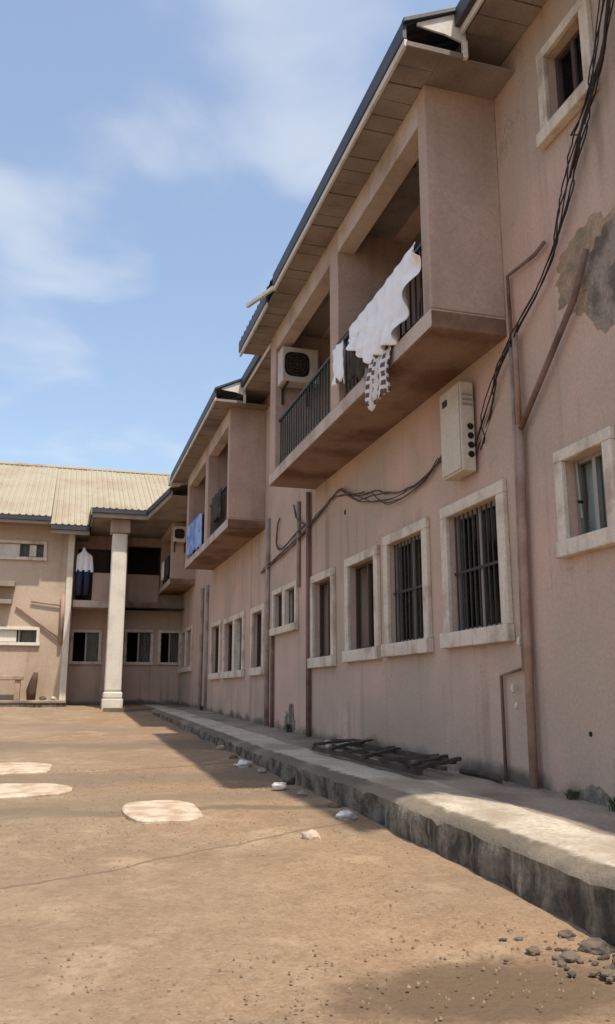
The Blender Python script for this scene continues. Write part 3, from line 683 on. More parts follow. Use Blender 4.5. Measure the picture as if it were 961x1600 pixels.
# hood over an opening and its pipes on the cream wall
part(block, 'hood', MB().box(-4.2, -1.34, LY-0.42, LY, 3.72, 3.86), 'far_fascia', bevel=0.01)
part(block, 'hood', MB().box(-4.2, -1.40, LY-0.30, LY, 3.26, 3.38), 'far_fascia', bevel=0.01)
part(block, 'drainpipe', MB().tube([(-0.05, LY-0.09, 2.20), (-0.05, LY-0.09, 3.6)], 0.06, 8), 'pipe_brown', smooth=True)
part(block, 'drainpipe', MB().tube([(-0.90, LY-0.05, 3.36), (-0.08, LY-0.06, 3.28)], 0.025, 8), 'pipe_brown', smooth=True)
part(block, 'drainpipe', MB().tube([(-1.28, LY-0.05, 3.22), (-0.70, LY-0.05, 2.80), (-0.06, LY-0.06, 2.33)], 0.032, 8), 'pipe_brown', smooth=True)
# balcony of the block
fb = empty('balcony', (0.7, 24.7, 3.3), block)
part(fb, 'slab', MB().box(0.21, 1.32, 24.42, FY-0.002, 3.26, 3.46), 'slab_edge', bevel=0.01)
part(fb, 'parapet', MB().box(0.72, 1.28, 24.46, 24.54, 3.462, 4.26), 'balcony_plaster', bevel=0.008)
part(fb, 'handrail', MB().tube([(0.21, 24.5, 4.24), (0.72, 24.5, 4.24)], 0.02, 8), 'dark_iron')
bm_ = MB().tube([(0, 0, 0), (0, 0, 0.77)], 0.009, 6).mesh('baluster')
for k in range(5): link('baluster', bm_, 'dark_iron', fb, (0.26+k*0.1, 24.5, 3.462))
part(fb, 'side_post', MB().box(1.30, 1.42, 24.42, FY-0.002, 0.5, 5.50), 'balcony_plaster', bevel=0.01)
part(fb, 'door', MB().box(0.55, 1.2, FY+0.12, FY+0.16, 3.5, 5.08), 'door_brown')
# veranda parapet upstairs and its dark door
part(block, 'veranda_parapet', MB().box(1.45, 2.70, FY-0.12, FY-0.002, 3.50, 4.37), 'balcony_plaster', bevel=0.01)
part(block, 'veranda_slab', MB().box(1.43, 2.71, FY-0.6, FY-0.001, 3.30, 3.498), 'slab_stain', bevel=0.01)
part(block, 'veranda_door', MB().box(2.75, 3.15, FY+0.9, FY+0.95, 3.5, 5.2), 'door_brown')
# porch column with base and capital
cx_, cy_ = 1.335, 22.85
cl = empty('porch_column', (cx_, cy_, 0.5), block)
part(cl, 'shaft', MB().hexa([(cx_-.215, cy_-.2, .92), (cx_+.215, cy_-.2, .92), (cx_+.215, cy_+.2, .92), (cx_-.215, cy_+.2, .92)], [(cx_-.20, cy_-.19, 5.12), (cx_+.20, cy_-.19, 5.12), (cx_+.20, cy_+.19, 5.12), (cx_-.20, cy_+.19, 5.12)]), 'white_paint', bevel=0.05)
part(cl, 'base', MB().box(cx_-.27, cx_+.27, cy_-.26, cy_+.26, .40, .74), 'white_paint', bevel=0.02)
part(cl, 'base_moulding', MB().box(cx_-.245, cx_+.245, cy_-.235, cy_+.235, .742, .918), 'white_paint', bevel=0.04)
part(cl, 'capital', MB().box(cx_-.26, cx_+.26, cy_-.25, cy_+.25, 5.122, 5.50), 'balcony_plaster', bevel=0.03)
# porch roof and eaves, one height
EZ = 5.50
fr_ = empty('block_roof', (0.5, 24.5, EZ), block)
part(fr_, 'porch_soffit', MB().box(0.60, 1.98, 22.36, 25.38, EZ, EZ+0.03), 'soffit')
part(fr_, 'porch_soffit', MB().box(1.985, 3.39, 22.365, 25.38, EZ, EZ+0.03), 'soffit')
part(fr_, 'porch_soffit', MB().hexa([(1.99, 22.36, EZ), (2.44, 20.6, EZ+.25), (3.39, 20.6, EZ+.25), (3.39, 22.36, EZ)], [(1.99, 22.36, EZ+.03), (2.44, 20.6, EZ+.28), (3.39, 20.6, EZ+.28), (3.39, 22.36, EZ+.03)]), 'soffit')
for nm, bx_, mm in (('fascia', (0.56, 2.02, 22.30, 22.34, EZ-0.05, EZ+0.12), 'far_fascia'), ('gutter_edge', (0.53, 2.04, 22.25, 22.298, EZ+0.07, EZ+0.20), 'roof_dark'),
                    ('fascia', (0.56, 0.60, 22.342, 23.80, EZ-0.05, EZ+0.12), 'far_fascia'), ('gutter_edge', (0.51, 0.558, 22.30, 23.80, EZ+0.07, EZ+0.20), 'roof_dark'),
                    ('fascia', (-0.50, 0.55, 23.76, 23.80, EZ-0.28, EZ-0.14), 'far_fascia'), ('gutter_edge', (-0.50, 0.55, 23.71, 23.758, EZ-0.17, EZ-0.05), 'roof_dark'),
                    ('fascia', (-14, -0.50, 23.62, 23.66, EZ-0.06, EZ+0.06), 'far_fascia'), ('gutter_edge', (-14, -0.50, 23.57, 23.618, EZ+0.03, EZ+0.15), 'roof_dark')):
    part(fr_, nm, MB().box(*bx_), mm, bevel=0.006)
def skew(xa, ya, xb_, yb, w_, za, zb_, ha): return MB().hexa([(xa, ya, za), (xa+w_, ya, za), (xb_+w_, yb, zb_), (xb_, yb, zb_)], [(xa, ya, za+ha), (xa+w_, ya, za+ha), (xb_+w_, yb, zb_+ha), (xb_, yb, zb_+ha)])
part(fr_, 'fascia', skew(2.0, 22.29, 2.42, 20.6, 0.04, EZ-0.05, EZ+0.22, 0.17), 'far_fascia')
part(fr_, 'gutter_edge', skew(1.955, 22.29, 2.375, 20.6, 0.044, EZ+0.07, EZ+0.34, 0.13), 'roof_dark')
part(fr_, 'roof_sheet', MB().hexa([(1.96, 22.9, EZ+.15), (2.38, 20.6, EZ+.44), (3.45, 20.6, EZ+.85), (3.45, 22.9, EZ+.85)], [(1.96, 22.9, EZ+.19), (2.38, 20.6, EZ+.48), (3.45, 20.6, EZ+.89), (3.45, 22.9, EZ+.89)]), 'roof_cream')
part(fr_, 'eave_soffit', MB().box(-14, -0.50, 23.665, LY, EZ, EZ+0.02), 'soffit'); part(fr_, 'eave_soffit', MB().box(-0.49, 0.55, 23.805, FY, EZ-0.19, EZ-0.17), 'soffit')
# ribbed cream sheets of the big slope: one object for each sheet
def slope_sheet(x0, x1, ya, yb, za, sl, pitch=0.24, h=0.05, th=0.015):
    m = MB(); prof = []; x = x0
    while x < x1-1e-6:
        for d_, z_ in ((0, 0), (pitch*0.55, 0), (pitch*0.66, h), (pitch*0.89, h)):
            if x+d_ <= x1: prof.append((x+d_, z_))
        x += pitch
    prof.append((x1, 0))
    for (px_, z_) in prof:
        m.v += [(px_, ya, za+z_), (px_, yb, za+(yb-ya)*sl+z_), (px_, yb, za+(yb-ya)*sl+z_-th), (px_, ya, za+z_-th)]
    for i in range(len(prof)-1):
        a = i*4; b_ = a+4
        m.f += [(a, b_, b_+1, a+1), (a+3, a+2, b_+2, b_+3), (a, a+3, b_+3, b_), (a+1, b_+1, b_+2, a+2)]
    e = (len(prof)-1)*4; m.f += [(0, 1, 2, 3), (e, e+3, e+2, e+1)]
    return m
RIDGE_Y, RIDGE_Z = 29.6, 8.62
k = 0
for xa, xb_, ya, za in ((-14.0, -0.50, 23.56, EZ+0.17), (-0.50, 0.52, 23.70, EZ-0.03), (0.52, 6.4, 24.0, EZ+0.17)):
    n = max(1, round((xb_-xa)/0.96)); st = (xb_-xa)/n
    for j in range(n):
        yb = RIDGE_Y + 0.02*math.sin(k*3.3); z1_ = za + 0.012*math.sin(k*1.9)
        part(fr_, 'roof_sheet', slope_sheet(xa+j*st, xa+(j+1)*st-0.004, ya, yb, z1_, (RIDGE_Z-z1_)/(yb-ya), pitch=0.172, h=0.024), 'roof_cream'); k += 1
for j in range(2):      # low pitched sheets of the porch, running in under the big slope
    part(fr_, 'roof_sheet', slope_sheet(0.53+j*0.75, 0.53+(j+1)*0.75-0.004, 22.24, 25.2, EZ+0.20, 0.13, pitch=0.172, h=0.024), 'roof_cream')
m = MB()
for d in (0.525, 0.55): m.v += [(d, 22.24, EZ+0.0), (d, 24.9, EZ+0.0), (d, 24.9, EZ+0.50), (d, 22.24, EZ+0.20)]
m.f += [(0, 1, 2, 3), (4, 7, 6, 5), (0, 3, 7, 4), (2, 6, 7, 3)]
part(fr_, 'roof_cheek', m, 'roof_cream')
part(fr_, 'ridge_cap', MB().tube([(-14, RIDGE_Y, RIDGE_Z), (6.4, RIDGE_Y, RIDGE_Z)], 0.09, 8), 'roof_cream')
part(fr_, 'rear_slope', MB().hexa([(-14, RIDGE_Y, RIDGE_Z-.06), (6.4, RIDGE_Y, RIDGE_Z-.06), (6.4, 36, 5.6), (-14, 36, 5.6)], [(-14, RIDGE_Y, RIDGE_Z-.02), (6.4, RIDGE_Y, RIDGE_Z-.02), (6.4, 36, 5.64), (-14, 36, 5.64)]), 'roof_cream')

# ================================================================== THINGS ON THE WALLS AND BALCONIES
# cabinet under the first balcony
cb = thing('wall_cabinet', (3.26, 6.5, 2.78), 'tall cream metal cabinet with four round side vents hung under the nearest balcony', 'cabinet')
part(cb, 'body', MB().box(3.235, 3.37, 6.30, 6.70, 2.78, 3.60), 'cabinet_cream', bevel=0.012)
part(cb, 'door_panel', MB().box(3.222, 3.234, 6.315, 6.685, 2.80, 3.58), 'cabinet_cream', bevel=0.004)
part(cb, 'badge', MB().box(3.216, 3.221, 6.53, 6.62, 3.44, 3.50), 'dark_iron')
for k in range(4):
    part(cb, 'vent', MB().tube([(3.325, 6.296, 2.93+k*0.085), (3.325, 6.32, 2.93+k*0.085)], 0.030, 12), 'black_hole')
for k in range(3): part(cb, 'louvre', MB().box(3.26, 3.35, 6.290, 6.299, 3.38+k*0.045, 3.395+k*0.045), 'aluminium')
part(cb, 'wall_bracket', MB().box(3.371, 3.40, 6.36, 6.42, 2.90, 3.50), 'dark_iron'); part(cb, 'wall_bracket', MB().box(3.371, 3.40, 6.58, 6.64, 2.90, 3.50), 'dark_iron')

def air_con(x0, x1, yb, depth, z0, z1, label):
    """outdoor unit fixed to a wall that faces the camera side; fan grille in front"""
    yf = yb-depth; cxm = lerp(x0, x1, 0.40); czm = (z0+z1)/2; rad = min((z1-z0)*0.40, (x1-x0)*0.34)
    r = thing('air_conditioner', ((x0+x1)/2, yb, z0), label, 'air conditioner', 'outdoor units on the balcony walls')
    part(r, 'casing', MB().box(x0, x1, yf, yb-0.03, z0, z1), 'ac_white', bevel=0.018)
    pts = []
    for k in range(28):
        a = 2*math.pi*k/28; pts.append((cxm+rad*math.copysign(abs(math.cos(a))**0.55, math.cos(a)), czm+rad*math.copysign(abs(math.sin(a))**0.55, math.sin(a))))
    m = MB(); m.v = [(p[0], yf-0.003, p[1]) for p in pts] + [(p[0], yf+0.02, p[1]) for p in pts]
    m.f = [tuple(range(27, -1, -1))] + [(k, (k+1) % 28, 28+(k+1) % 28, 28+k) for k in range(28)]
    part(r, 'fan_opening', m, 'black_hole')
    for q in (0.85, 0.6, 0.35):
        part(r, 'grille_ring', MB().tube([(cxm+math.cos(a*math.pi/12)*rad*q, yf-0.010, czm+math.sin(a*math.pi/12)*rad*q) for a in range(25)], 0.004, 5), 'brown_frame')
    for k in range(4):
        a = k*math.pi/4
        part(r, 'grille_spoke', MB().tube([(cxm-math.cos(a)*rad, yf-0.012, czm-math.sin(a)*rad), (cxm+math.cos(a)*rad, yf-0.012, czm+math.sin(a)*rad)], 0.004, 5), 'brown_frame')
    part(r, 'side_panel', MB().box(lerp(x0, x1, 0.79), x1-0.02, yf-0.006, yf-0.001, z0+0.05, z1-0.05), 'ac_white', bevel=0.003)
    for xx in (lerp(x0, x1, .15), lerp(x0, x1, .85)):
        part(r, 'bracket', MB().box(xx-0.015, xx+0.015, yf, yb, z0-0.035, z0-0.002).box(xx-0.015, xx+0.015, yb-0.03, yb, z0-0.25, z0-0.036), 'dark_iron')
    return r
air_con(2.74, 3.28, 10.97, 0.30, 5.18, 5.70, 'pale boxy air conditioner on the far side wall of the nearest balcony')
air_con(2.74, 3.14, 22.715, 0.28, 4.92, 5.36, 'small air conditioner on the side wall of the farthest balcony')

# clotheslines and washing
single('clothesline', MB().tube([(2.70, 5.90, 4.62), (2.69, 7.0, 4.58), (2.70, 8.11, 4.64)], 0.006, 6), 'cable', (2.7, 7, 4.6), 'thin cord with the big white sheet on it in the nearest balcony', 'cord')
def sheet_drop(u): return interp(u, [0, .06, .14, .22, .30, .62, .70, .78, .86, 1.0], [.14, .28, .46, .60, .67, .63, .58, .46, .34, .26]) + 0.03*fbm(u*9, 2, 7)
ws = wave_cloth((2.665, 5.89, 4.63), (2.665, 7.62, 4.60), 0.6, 0.060, 7.3, 130, 26, nrm=Vector((1, 0, 0)), sag=0.02, seed=2, dropfn=sheet_drop, gather=0.08)
single('bed_sheet', ws, 'sheet_white', (2.67, 6.6, 4.6), 'large white sheet hung along the railing of the nearest balcony', 'sheet', smooth=True, solid=0.006)
ck = wave_cloth((2.690, 6.52, 4.20), (2.690, 7.06, 4.20), 0.68, 0.035, 3.2, 50, 18, seed=5, ragged=0.07, gather=0.3, nrm=Vector((1, 0, 0)))
for i, v in enumerate(ck.v): ck.v[i] = (v[0]-0.0 if v[2] > 4.0 else v[0]-0.05*min(1, (4.0-v[2])*5)+0.0, v[1], v[2])
single('checked_cloth', ck, 'cloth_checked', (2.68, 6.8, 4.2), 'brown and white checked cloth hanging over the nearest balcony edge', 'cloth', smooth=True, solid=0.006)
gc = wave_cloth((2.700, 7.10, 4.46), (2.700, 7.72, 4.50), 0.46, 0.03, 2, 30, 10, seed=11, ragged=0.10)
single('dark_garment', gc, 'cloth_dark', (2.66, 7.4, 4.5), 'dark garment hanging between the white sheet and a pale rag', 'garment', smooth=True, solid=0.008)
pc = wave_cloth((2.645, 7.74, 4.52), (2.645, 8.08, 4.55), 0.42, 0.025, 1.5, 24, 10, seed=14, ragged=0.12)
single('pale_rag', pc, 'sheet_white', (2.65, 7.9, 4.5), 'small crumpled white rag on the railing beside the middle partition', 'cloth', smooth=True, solid=0.008)
dc = wave_cloth((2.90, 5.92, 4.55), (2.90, 6.30, 4.50), 0.55, 0.03, 2, 24, 8, seed=17, ragged=0.08)
single('dark_towel', dc, 'cloth_dark', (2.9, 6.1, 4.5), 'dark towel behind the end of the big white sheet', 'towel', smooth=True, solid=0.008)
tw = wave_cloth((2.735, 6.95, 4.40), (2.735, 7.45, 4.42), 0.50, 0.03, 2.5, 30, 8, seed=31, ragged=0.08)
single('olive_towel', tw, 'cloth_grey', (2.74, 7.2, 4.4), 'grey towel on the railing behind the checked cloth', 'towel', smooth=True, solid=0.008)
wt = wave_cloth((2.69, 24.0, 4.62), (2.69, 24.5, 4.62), 0.5, 0.03, 2, 24, 8, seed=33, ragged=0.08)
single('light_cloth', wt, 'sheet_white', (2.69, 24.2, 4.6), 'small white cloth beyond the dark one on the farthest balcony', 'cloth', smooth=True, solid=0.008)
br_ = wave_cloth((2.69, 15.0, 4.66), (2.69, 16.0, 4.66), 0.55, 0.03, 3, 30, 8, seed=35, ragged=0.08)
single('brown_cloth', br_, 'cloth_dark', (2.69, 15.5, 4.6), 'dark brown cloth on the railing of the middle balcony', 'cloth', smooth=True, solid=0.008)
bc = wave_cloth((2.69, 17.25, 4.66), (2.69, 19.3, 4.72), 0.72, 0.03, 5, 60, 10, seed=21, ragged=0.10)
single('blue_cloth', bc, 'cloth_blue', (2.69, 18.2, 4.6), 'blue and white cloth over the railing of the middle balcony', 'cloth', smooth=True, solid=0.008)
d3 = wave_cloth((2.69, 23.0, 4.60), (2.69, 23.8, 4.60), 0.55, 0.03, 3, 30, 8, seed=23, ragged=0.10)
single('dark_cloth', d3, 'cloth_dark', (2.69, 23.4, 4.5), 'dark cloth on the railing of the farthest balcony', 'cloth', smooth=True, solid=0.008)
# shirt on a hanger and trousers on the far block's balcony
sh = MB(); nu, nv = 20, 14
for j in range(nv+1):
    v = j/nv; hw = interp(v, [0, 0.12, 0.20, 0.32, 1.0], [0.03, 0.055, 0.10, 0.215, 0.245]); cxs = 0.47 + interp(v, [0, .4, 1], [-.03, 0, .02])
    for side in (0, 1):
        for i in range(nu+1):
            u = i/nu*2-1; th = 0.045*math.sqrt(max(0, 1-u*u))
            sh.v.append((cxs+u*hw, 24.40 + (th if side else -th) + 0.018*math.sin(9*u+3*v)*v, 4.96 - v*0.70 + 0.025*fbm(u*2, side, 3)*v))
n = nu+1
for j in range(nv):
    for side in (0, 1):
        for i in range(nu):
            a = (j*2+side)*n+i; c = a+2*n
            sh.f.append((a, a+1, c+1, c) if side == 0 else (a, c, c+1, a+1))
single('white_shirt', sh, 'sheet_white', (0.46, 24.4, 4.6), 'white shirt on a hanger above the dark trousers at the block', 'shirt', smooth=True)
tz = thing('trousers', (0.46, 24.42, 3.6), 'dark navy trousers hanging below the white shirt on the block balcony', 'trousers')
for s in (-1, 1):
    m = MB().tube([(0.46+s*0.10, 24.405, 4.26), (0.46+s*0.105, 24.40, 3.95), (0.46+s*0.09, 24.405, 3.60)], [0.10, 0.085, 0.07], 10)
    part(tz, 'trouser_leg', m, 'cloth_navy', smooth=True)
part(tz, 'waistband', MB().box(0.27, 0.65, 24.36, 24.45, 4.24, 4.32), 'cloth_navy', bevel=0.02)

lamp = thing('tube_lamp', (3.2, 6.35, 5.97), 'white tube lamp under the ceiling of the nearest balcony', 'lamp')
part(lamp, 'tube', MB().tube([(3.05, 6.40, 5.93), (3.36, 6.40, 5.93)], 0.018, 8), 'white_paint', smooth=True)
part(lamp, 'holder', MB().box(3.02, 3.40, 6.385, 6.415, 5.95, 6.02), 'white_paint')
part(lamp, 'starter', MB().tube([(3.0, 6.62, 5.90), (3.0, 6.62, 6.02)], 0.03, 8), 'dark_iron')
# cables on the wing
def cable(name, pts, r, m, label, strands=1, twist=0.03, n=60, cat='cable', group=None):
    P = [Vector(p) for p in pts]
    def cr(t_):
        t_ = max(0, min(len(P)-1.0001, t_)); i = int(t_); f = t_-i
        p0, p1, p2, p3 = P[max(i-1, 0)], P[i], P[i+1], P[min(i+2, len(P)-1)]
        return 0.5*((2*p1) + (p2-p0)*f + (2*p0-5*p1+4*p2-p3)*f*f + (3*p1-p0-3*p2+p3)*f*f*f)
    root = thing(name, tuple(P[0]), label, cat, group)
    for s in range(strands):
        q = []
        for k in range(n+1):
            u = k/n; p = cr(u*(len(P)-1)); a = 2*math.pi*(u*(1.3+0.55*s) + s/strands); j = 0.55+0.9*abs(fbm(u*5, s, 3))+0.5*fbm(u*11, s, 8)
            q.append(p + Vector((0.35*math.cos(a), math.sin(a), 0.6*math.cos(a+1)))*twist*j*(1 if strands > 1 else 0.15))
        part(root, 'strand', MB().tube(q, r, 6), m, smooth=True)
    return root
cable('power_cable', [(3.26, 3.9, 6.0), (3.3, 4.08, 5.45), (3.31, 4.27, 5.02), (3.32, 4.45, 4.83), (3.33, 4.64, 4.52), (3.33, 4.86, 4.18), (3.33, 5.1, 3.94), (3.32, 5.50, 3.70), (3.33, 5.86, 3.45), (3.36, 6.14, 3.14), (3.37, 6.24, 2.95)], 0.0058, 'cable',
      'thick twisted black cables running down the wall to the cream cabinet', 5, 0.13, 200)
cable('roof_cable', [(3.2, 3.7, 6.1), (3.27, 3.98, 5.45), (3.31, 4.16, 5.15), (3.32, 4.42, 4.86), (3.33, 4.62, 4.55)], 0.009, 'cable', 'single black cable joining the twisted bundle below the small upper window', 2, 0.02, 40)
cable('sagging_cable', [(3.36, 6.75, 3.02), (3.36, 7.05, 3.07), (3.37, 7.42, 2.98), (3.37, 8.15, 2.97), (3.37, 9.0, 3.17), (3.37, 9.4, 3.26), (3.37, 10.1, 3.46), (3.37, 10.6, 3.42), (3.37, 11.3, 3.31), (3.36, 12.15, 3.17), (3.36, 13.56, 3.08), (3.36, 14.5, 3.02)], 0.0068, 'cable_brown',
      'brown cables sagging along the wall above the ground floor windows', 5, 0.10, 160)
cable('looped_cable', [(3.36, 11.5, 3.35), (3.35, 12.2, 3.28), (3.35, 13.0, 3.2), (3.36, 13.4, 3.35), (3.36, 13.35, 3.65), (3.37, 13.2, 3.76)], 0.012, 'cable_brown',
      'short brown cable looping up beside the rusty downpipe', 2, 0.03, 50)
cable('hanging_cable', [(3.36, 12.3, 3.78), (3.35, 12.1, 3.55), (3.36, 11.75, 3.36), (3.36, 11.5, 3.33)], 0.011, 'cable_brown', 'short cable dropping from below the nearest balcony to the rusty downpipe', 2, 0.02, 30)

# ================================================================== THINGS ON THE GROUND
def oval_plate(cx0, cy0, rx, ry, label, rot=0.0, power=3.2, th=0.016):
    z = ground_z(cy0); m = MB(); n = 72
    for zz, s in ((-0.06, 1.0), (th-0.012, 1.0), (th, 0.95)):
        for k in range(n):
            a = 2*math.pi*k/n; c, s_ = math.cos(a), math.sin(a)
            q = 1+0.05*fbm(c*2, s_*2, cx0*3)+0.03*fbm(c*7, s_*7, cx0)
            lx = rx*math.copysign(abs(c)**(2/power), c)*s*q; ly = ry*math.copysign(abs(s_)**(2/power), s_)*s*q
            X = cx0+lx*math.cos(rot)-ly*math.sin(rot); Y = cy0+lx*math.sin(rot)+ly*math.cos(rot)
            m.v.append((X, Y, ground_z(Y)+zz))
    for r_ in range(2):
        for k in range(n): m.f.append((r_*n+k, r_*n+(k+1) % n, (r_+1)*n+(k+1) % n, (r_+1)*n+k))
    m.f.append(tuple(2*n+k for k in range(n)))
    return single('concrete_cover', m, 'slab_pale', (cx0, cy0, z), label, 'concrete cover', 'pale covers set in the yard')
oval_plate(0.79, 6.62, 0.275, 0.46, 'pale rounded concrete cover set in the open yard, nearest the kerb', rot=0.05)
oval_plate(-0.80, 8.0, 0.95, 0.42, 'long pale concrete cover in the yard, closer of the pair by the edge', rot=0.0)
oval_plate(-1.13, 9.75, 1.10, 0.50, 'long pale concrete cover in the yard, farther of the pair by the edge', rot=0.0, power=6)

def rock(x, y, z, r, seed, flat=0.7, sub=2):
    import bmesh
    bm = bmesh.new(); bmesh.ops.create_icosphere(bm, subdivisions=sub, radius=1.0); m = MB()
    for v in bm.verts:
        p = v.co; q = 1 + 0.35*noise.noise(p*1.3 + Vector((seed*3.1, 0, 0))) + 0.15*noise.noise(p*3.2 + Vector((0, seed, 0)))
        m.v.append((x+p.x*r*q, y+p.y*r*q*0.8, z+p.z*r*q*flat))
    for f in bm.faces: m.f.append(tuple(v.index for v in f.verts))
    bm.free(); return m
single('stone', rock(1.58, 5.34, ground_z(5.34)+0.025, 0.060, 1, 0.6), 'slab_pale', (1.58, 5.34, 0), 'lone pale stone lying on the open ground near the kerb', 'stone')
# rubble along the kerb and at its near end
rub = [(2.10, 3.12, 0.075, 'largest grey rubble lump at the near end of the kerb'), (1.93, 3.05, 0.045, 'grey rubble lump just out from the largest one'), (2.08, 2.93, 0.055, 'grey rubble lump on the camera side of the largest one'),
       (1.84, 3.16, 0.03, 'small grey chip lying farthest out on the dirt by the rubble'), (2.08, 3.30, 0.04, 'small grey stone against the stained kerb face above the rubble'), (1.97, 2.86, 0.035, 'small grey rubble lump lowest in view beside the kerb')]
for k, (x, y, r, lb) in enumerate(rub):
    single('rubble', rock(x, y, ground_z(y)-r*0.1, r*0.9, k+4, 0.55, 3), 'stone_grey', (x, y, 0), lb, 'rubble', 'rubble by the near kerb end')
rb = MB(); rnd = random.Random(11)
for k in range(70):
    x = rnd.gauss(2.05, 0.13); y = rnd.gauss(3.0, 0.20)
    if x > KX-0.03: x = KX-0.03-rnd.random()*0.2
    q = rock(x, y, ground_z(y)-0.010, rnd.uniform(0.006, 0.020), k*0.7, 0.6, 1); o_i = len(rb.v); rb.v += q.v; rb.f += [tuple(o_i+e for e in f) for f in q.f]
o = link('rubble_crumbs', rb.mesh('rubble_crumbs'), 'stone_grey'); tag(o, 'fine grey crumbs of broken concrete at the near kerb end', 'rubble', kind='stuff')
ks = [(6.45, .05, 'nearest broken stone in the shade beside the kerb'), (7.2, .04, 'second broken stone beside the shaded kerb from the near end'), (8.0, .06, 'third broken stone beside the shaded kerb from the near end'), (8.9, .05, 'broken stone midway along the shaded kerb'), (10.2, .06, 'far broken stone beside the shaded kerb'), (11.6, .06, 'farthest broken stone beside the shaded kerb')]
for k, (y, r, lb) in enumerate(ks):
    x = KX - 0.10 - 0.06*math.sin(k*2.1)
    single('kerb_stone', rock(x, y, ground_z(y)+r*0.25, r, k+20, 0.6, 3), 'stone' if k % 2 else 'stone_grey', (x, y, 0), lb, 'stone', 'stones along the kerb')
# plastic scraps
def crumple(x, y, z, r, seed, flat=0.45): 
    m = rock(x, y, z, r, seed, flat, 3)
    m.v = [(a+0.3*r*noise.noise(Vector((a*22, b*22, seed))), b+0.3*r*noise.noise(Vector((b*22, c*22, seed))), c+0.25*r*noise.noise(Vector((c*25, a*25, seed)))) for a, b, c in m.v]
    return m
for k, (x, y, r, lb) in enumerate(((3.12, 9.45, 0.15, 'crumpled white plastic bag at the far end of the iron grille'), (2.02, 5.95, 0.08, 'white plastic scrap beside the kerb at the shadow edge'), (1.95, 7.6, 0.07, 'small plastic scrap in the shade beside the kerb'), (2.0, 9.4, 0.10, 'pale plastic scrap against the kerb in the deep shade'))):
    zz = walk_z(y)+0.05 if x > KX else ground_z(y)+0.025
    single('plastic_bag', crumple(x, y, zz, r, k+50), 'plastic_white', (x, y, zz), lb, 'plastic bag', smooth=True)
# old iron grille lying on the walkway
wz = walk_z
gr = thing('iron_grille', (2.95, 7.6, wz(7.6)), 'bent dark iron grille lying flat on the walkway beside the wall', 'grille')
def bar(name, p0, p1, w_, th):
    p0, p1 = Vector(p0), Vector(p1); d = (p1-p0).normalized(); s_ = d.cross(Vector((0, 0, 1))).normalized(); u = s_.cross(d); m = MB(); n = 8
    for k in range(n+1):
        c = p0.lerp(p1, k/n) + u*0.015*fbm(k*0.6, p0.y, p0.x*3) + s_*0.012*fbm(k*0.5, p0.x, 5)
        for a, e in ((-1, -1), (1, -1), (1, 1), (-1, 1)): m.v.append(tuple(c + s_*w_/2*a + u*th/2*e))
    for k in range(n):
        for j in range(4): m.f.append((k*4+j, k*4+(j+1) % 4, (k+1)*4+(j+1) % 4, (k+1)*4+j))
    m.f += [(3, 2, 1, 0), tuple(n*4+j for j in range(4))]
    return part(gr, name, m, 'charred_wood')
bar('side_rail', (2.74, 9.15, wz(9.1)+.045), (2.78, 6.35, wz(6.4)+.05), 0.05, 0.04); bar('side_rail', (3.16, 9.05, wz(9)+.10), (3.12, 6.45, wz(6.5)+.11), 0.05, 0.04)
bar('middle_rail', (2.95, 9.1, wz(9)+.07), (2.93, 6.2, wz(6.3)+.085), 0.035, 0.03)
for k, (ya, yb) in enumerate(((9.1, 9.05), (8.5, 8.75), (8.1, 7.85), (7.5, 7.75), (7.1, 6.85), (6.55, 6.7), (6.38, 6.45))):
    bar('cross_bar', (2.72, ya, wz(ya)+.085), (3.18, yb, wz(yb)+.135), 0.045, 0.03)
bar('hinge_bar', (3.0, 9.2, wz(9.2)+.13), (3.2, 8.6, wz(8.6)+.15), 0.09, 0.02)
stick = MB().tube([(3.31, 6.7, wz(6.7)+.02), (3.30, 6.3, wz(6.3)+.03), (3.27, 5.95, wz(6)+.02)], [0.022, 0.024, 0.016], 7)
single('fallen_stick', stick, 'charred_wood', (3.3, 6.3, wz(6.3)), 'thin dark stick along the foot of the wall past the iron grille', 'stick')
# weeds at the foot of the wall
def weed(x, y, z, n, h, label, seed):
    rnd = random.Random(seed); m = MB()
    for k in range(n):
        a = rnd.uniform(0, 6.28); l = h*rnd.uniform(0.5, 1.0); lean = rnd.uniform(0.1, 0.6); w_ = rnd.uniform(0.005, 0.012)
        d = Vector((math.cos(a), math.sin(a), 0)); s = Vector((-math.sin(a), math.cos(a), 0)); b0 = Vector((x, y, z)) + d*rnd.uniform(0, 0.05)
        p = [b0, b0 + d*lean*l*0.35 + Vector((0, 0, l*0.6)), b0 + d*lean*l + Vector((0, 0, l*0.85))]
        i = len(m.v)
        m.v += [tuple(p[0]-s*w_*.4), tuple(p[0]+s*w_*.4), tuple(p[1]+s*w_), tuple(p[1]-s*w_), tuple(p[2])]
        m.f += [(i, i+1, i+2, i+3), (i+3, i+2, i+4)]
    o = single('weed_tuft', m, 'leaf', (x, y, z), label, 'weed', 'weeds at the wall foot'); return o
weed(3.32, 4.62, wz(4.6), 46, 0.11, 'low weed against the mossy wall foot, nearest in view', 1)
weed(3.34, 5.12, wz(5.1), 34, 0.08, 'small weed at the wall foot close to the wide downpipe', 2)
weed(3.34, 12.5, wz(12.5), 40, 0.16, 'weed at the wall foot between the two rusty pipes', 3)
weed(3.33, 20.6, wz(20.6), 30, 0.18, 'weed at the wall foot beyond the far windows', 4)

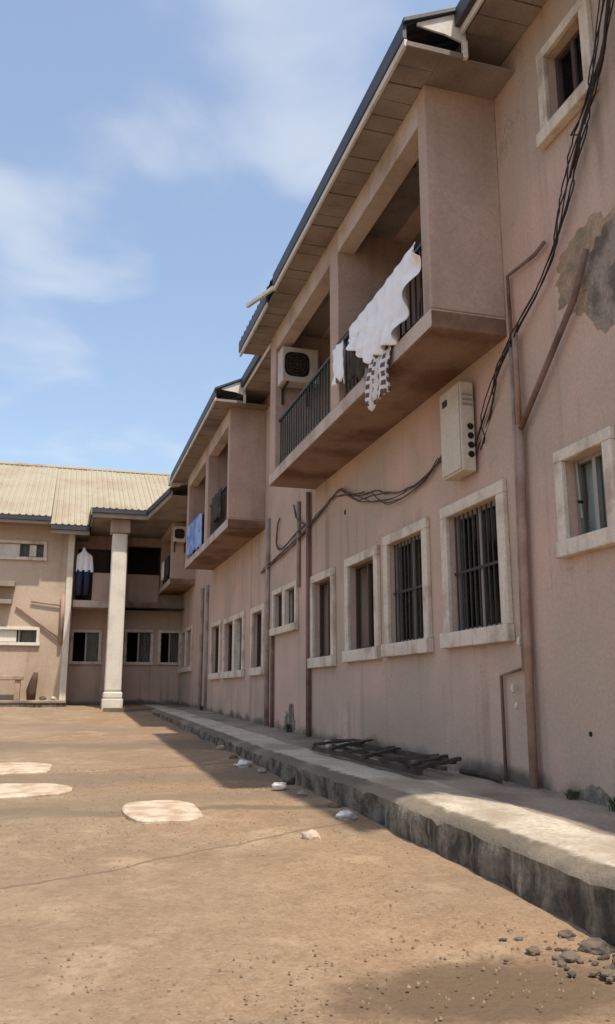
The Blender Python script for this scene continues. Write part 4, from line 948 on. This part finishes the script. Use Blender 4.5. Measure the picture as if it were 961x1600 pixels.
# things by the cream wall
bench = thing('low_bench', (-1.6, 23.9, 0.7), 'low clay coloured bench on the plinth before the cream wall', 'bench')
part(bench, 'seat', MB().box(-3.6, -0.95, 23.72, 24.1, 1.22, 1.34), 'clay', bevel=0.02)
for xx in (-1.08, -2.2, -3.3): part(bench, 'leg', MB().box(xx-0.07, xx+0.07, 23.76, 24.06, 0.70, 1.218), 'clay', bevel=0.015)
single('brown_bundle', MB().tube([(-0.72, 24.0, 0.70), (-0.73, 24.0, 0.95), (-0.68, 24.02, 1.22), (-0.64, 24.05, 1.42)], [0.11, 0.13, 0.10, 0.06], 12), 'brown_bundle', (-0.72, 24, .7), 'dark brown upright bundle standing against the cream wall', 'bundle', smooth=True)
for k, (x, r, lb) in enumerate(((-0.42, 0.09, 'dark stone on the plinth beside the brown bundle'), (-0.15, 0.08, 'pale stone on the plinth at the corner of the cream wall'))):
    single('plinth_stone', rock(x, 23.85, 0.70+r*0.5, r, 70+k), 'stone_grey' if k == 0 else 'slab_pale', (x, 23.85, .7), lb, 'stone')

# loose grit over the near yard
gm_ = MB(); rnd = random.Random(5)
for k in range(9000):
    d = rnd.random()**0.8; y = 2.2 + d*7.5; x = rnd.uniform(-2.2, 2.05)
    if noise.noise(Vector((x*0.8, y*0.8, 3))) + rnd.uniform(-.5, .5) < -0.1: continue
    r = rnd.uniform(0.003, 0.0075); z = ground_z(y)+0.02*fbm(x*0.9, y*0.9, 1.3)+r*0.25
    i = len(gm_.v); a = rnd.uniform(0, 6.28)
    for q in range(5): gm_.v.append((x+r*rnd.uniform(.8, 1.3)*math.cos(a+q*1.2566), y+r*rnd.uniform(.8, 1.3)*math.sin(a+q*1.2566), z-r*0.5))
    for q in range(5): gm_.v.append((x+r*rnd.uniform(.4, .8)*math.cos(a+.3+q*1.2566), y+r*rnd.uniform(.4, .8)*math.sin(a+.3+q*1.2566), z+r*rnd.uniform(.25, .5)))
    gm_.f += [(i+q, i+(q+1) % 5, i+5+(q+1) % 5, i+5+q) for q in range(5)] + [tuple(i+5+q for q in range(5))]
g = link('grit', gm_.mesh('grit'), 'gravel'); tag(g, 'loose tan grit scattered over the dusty yard', 'gravel', kind='stuff')
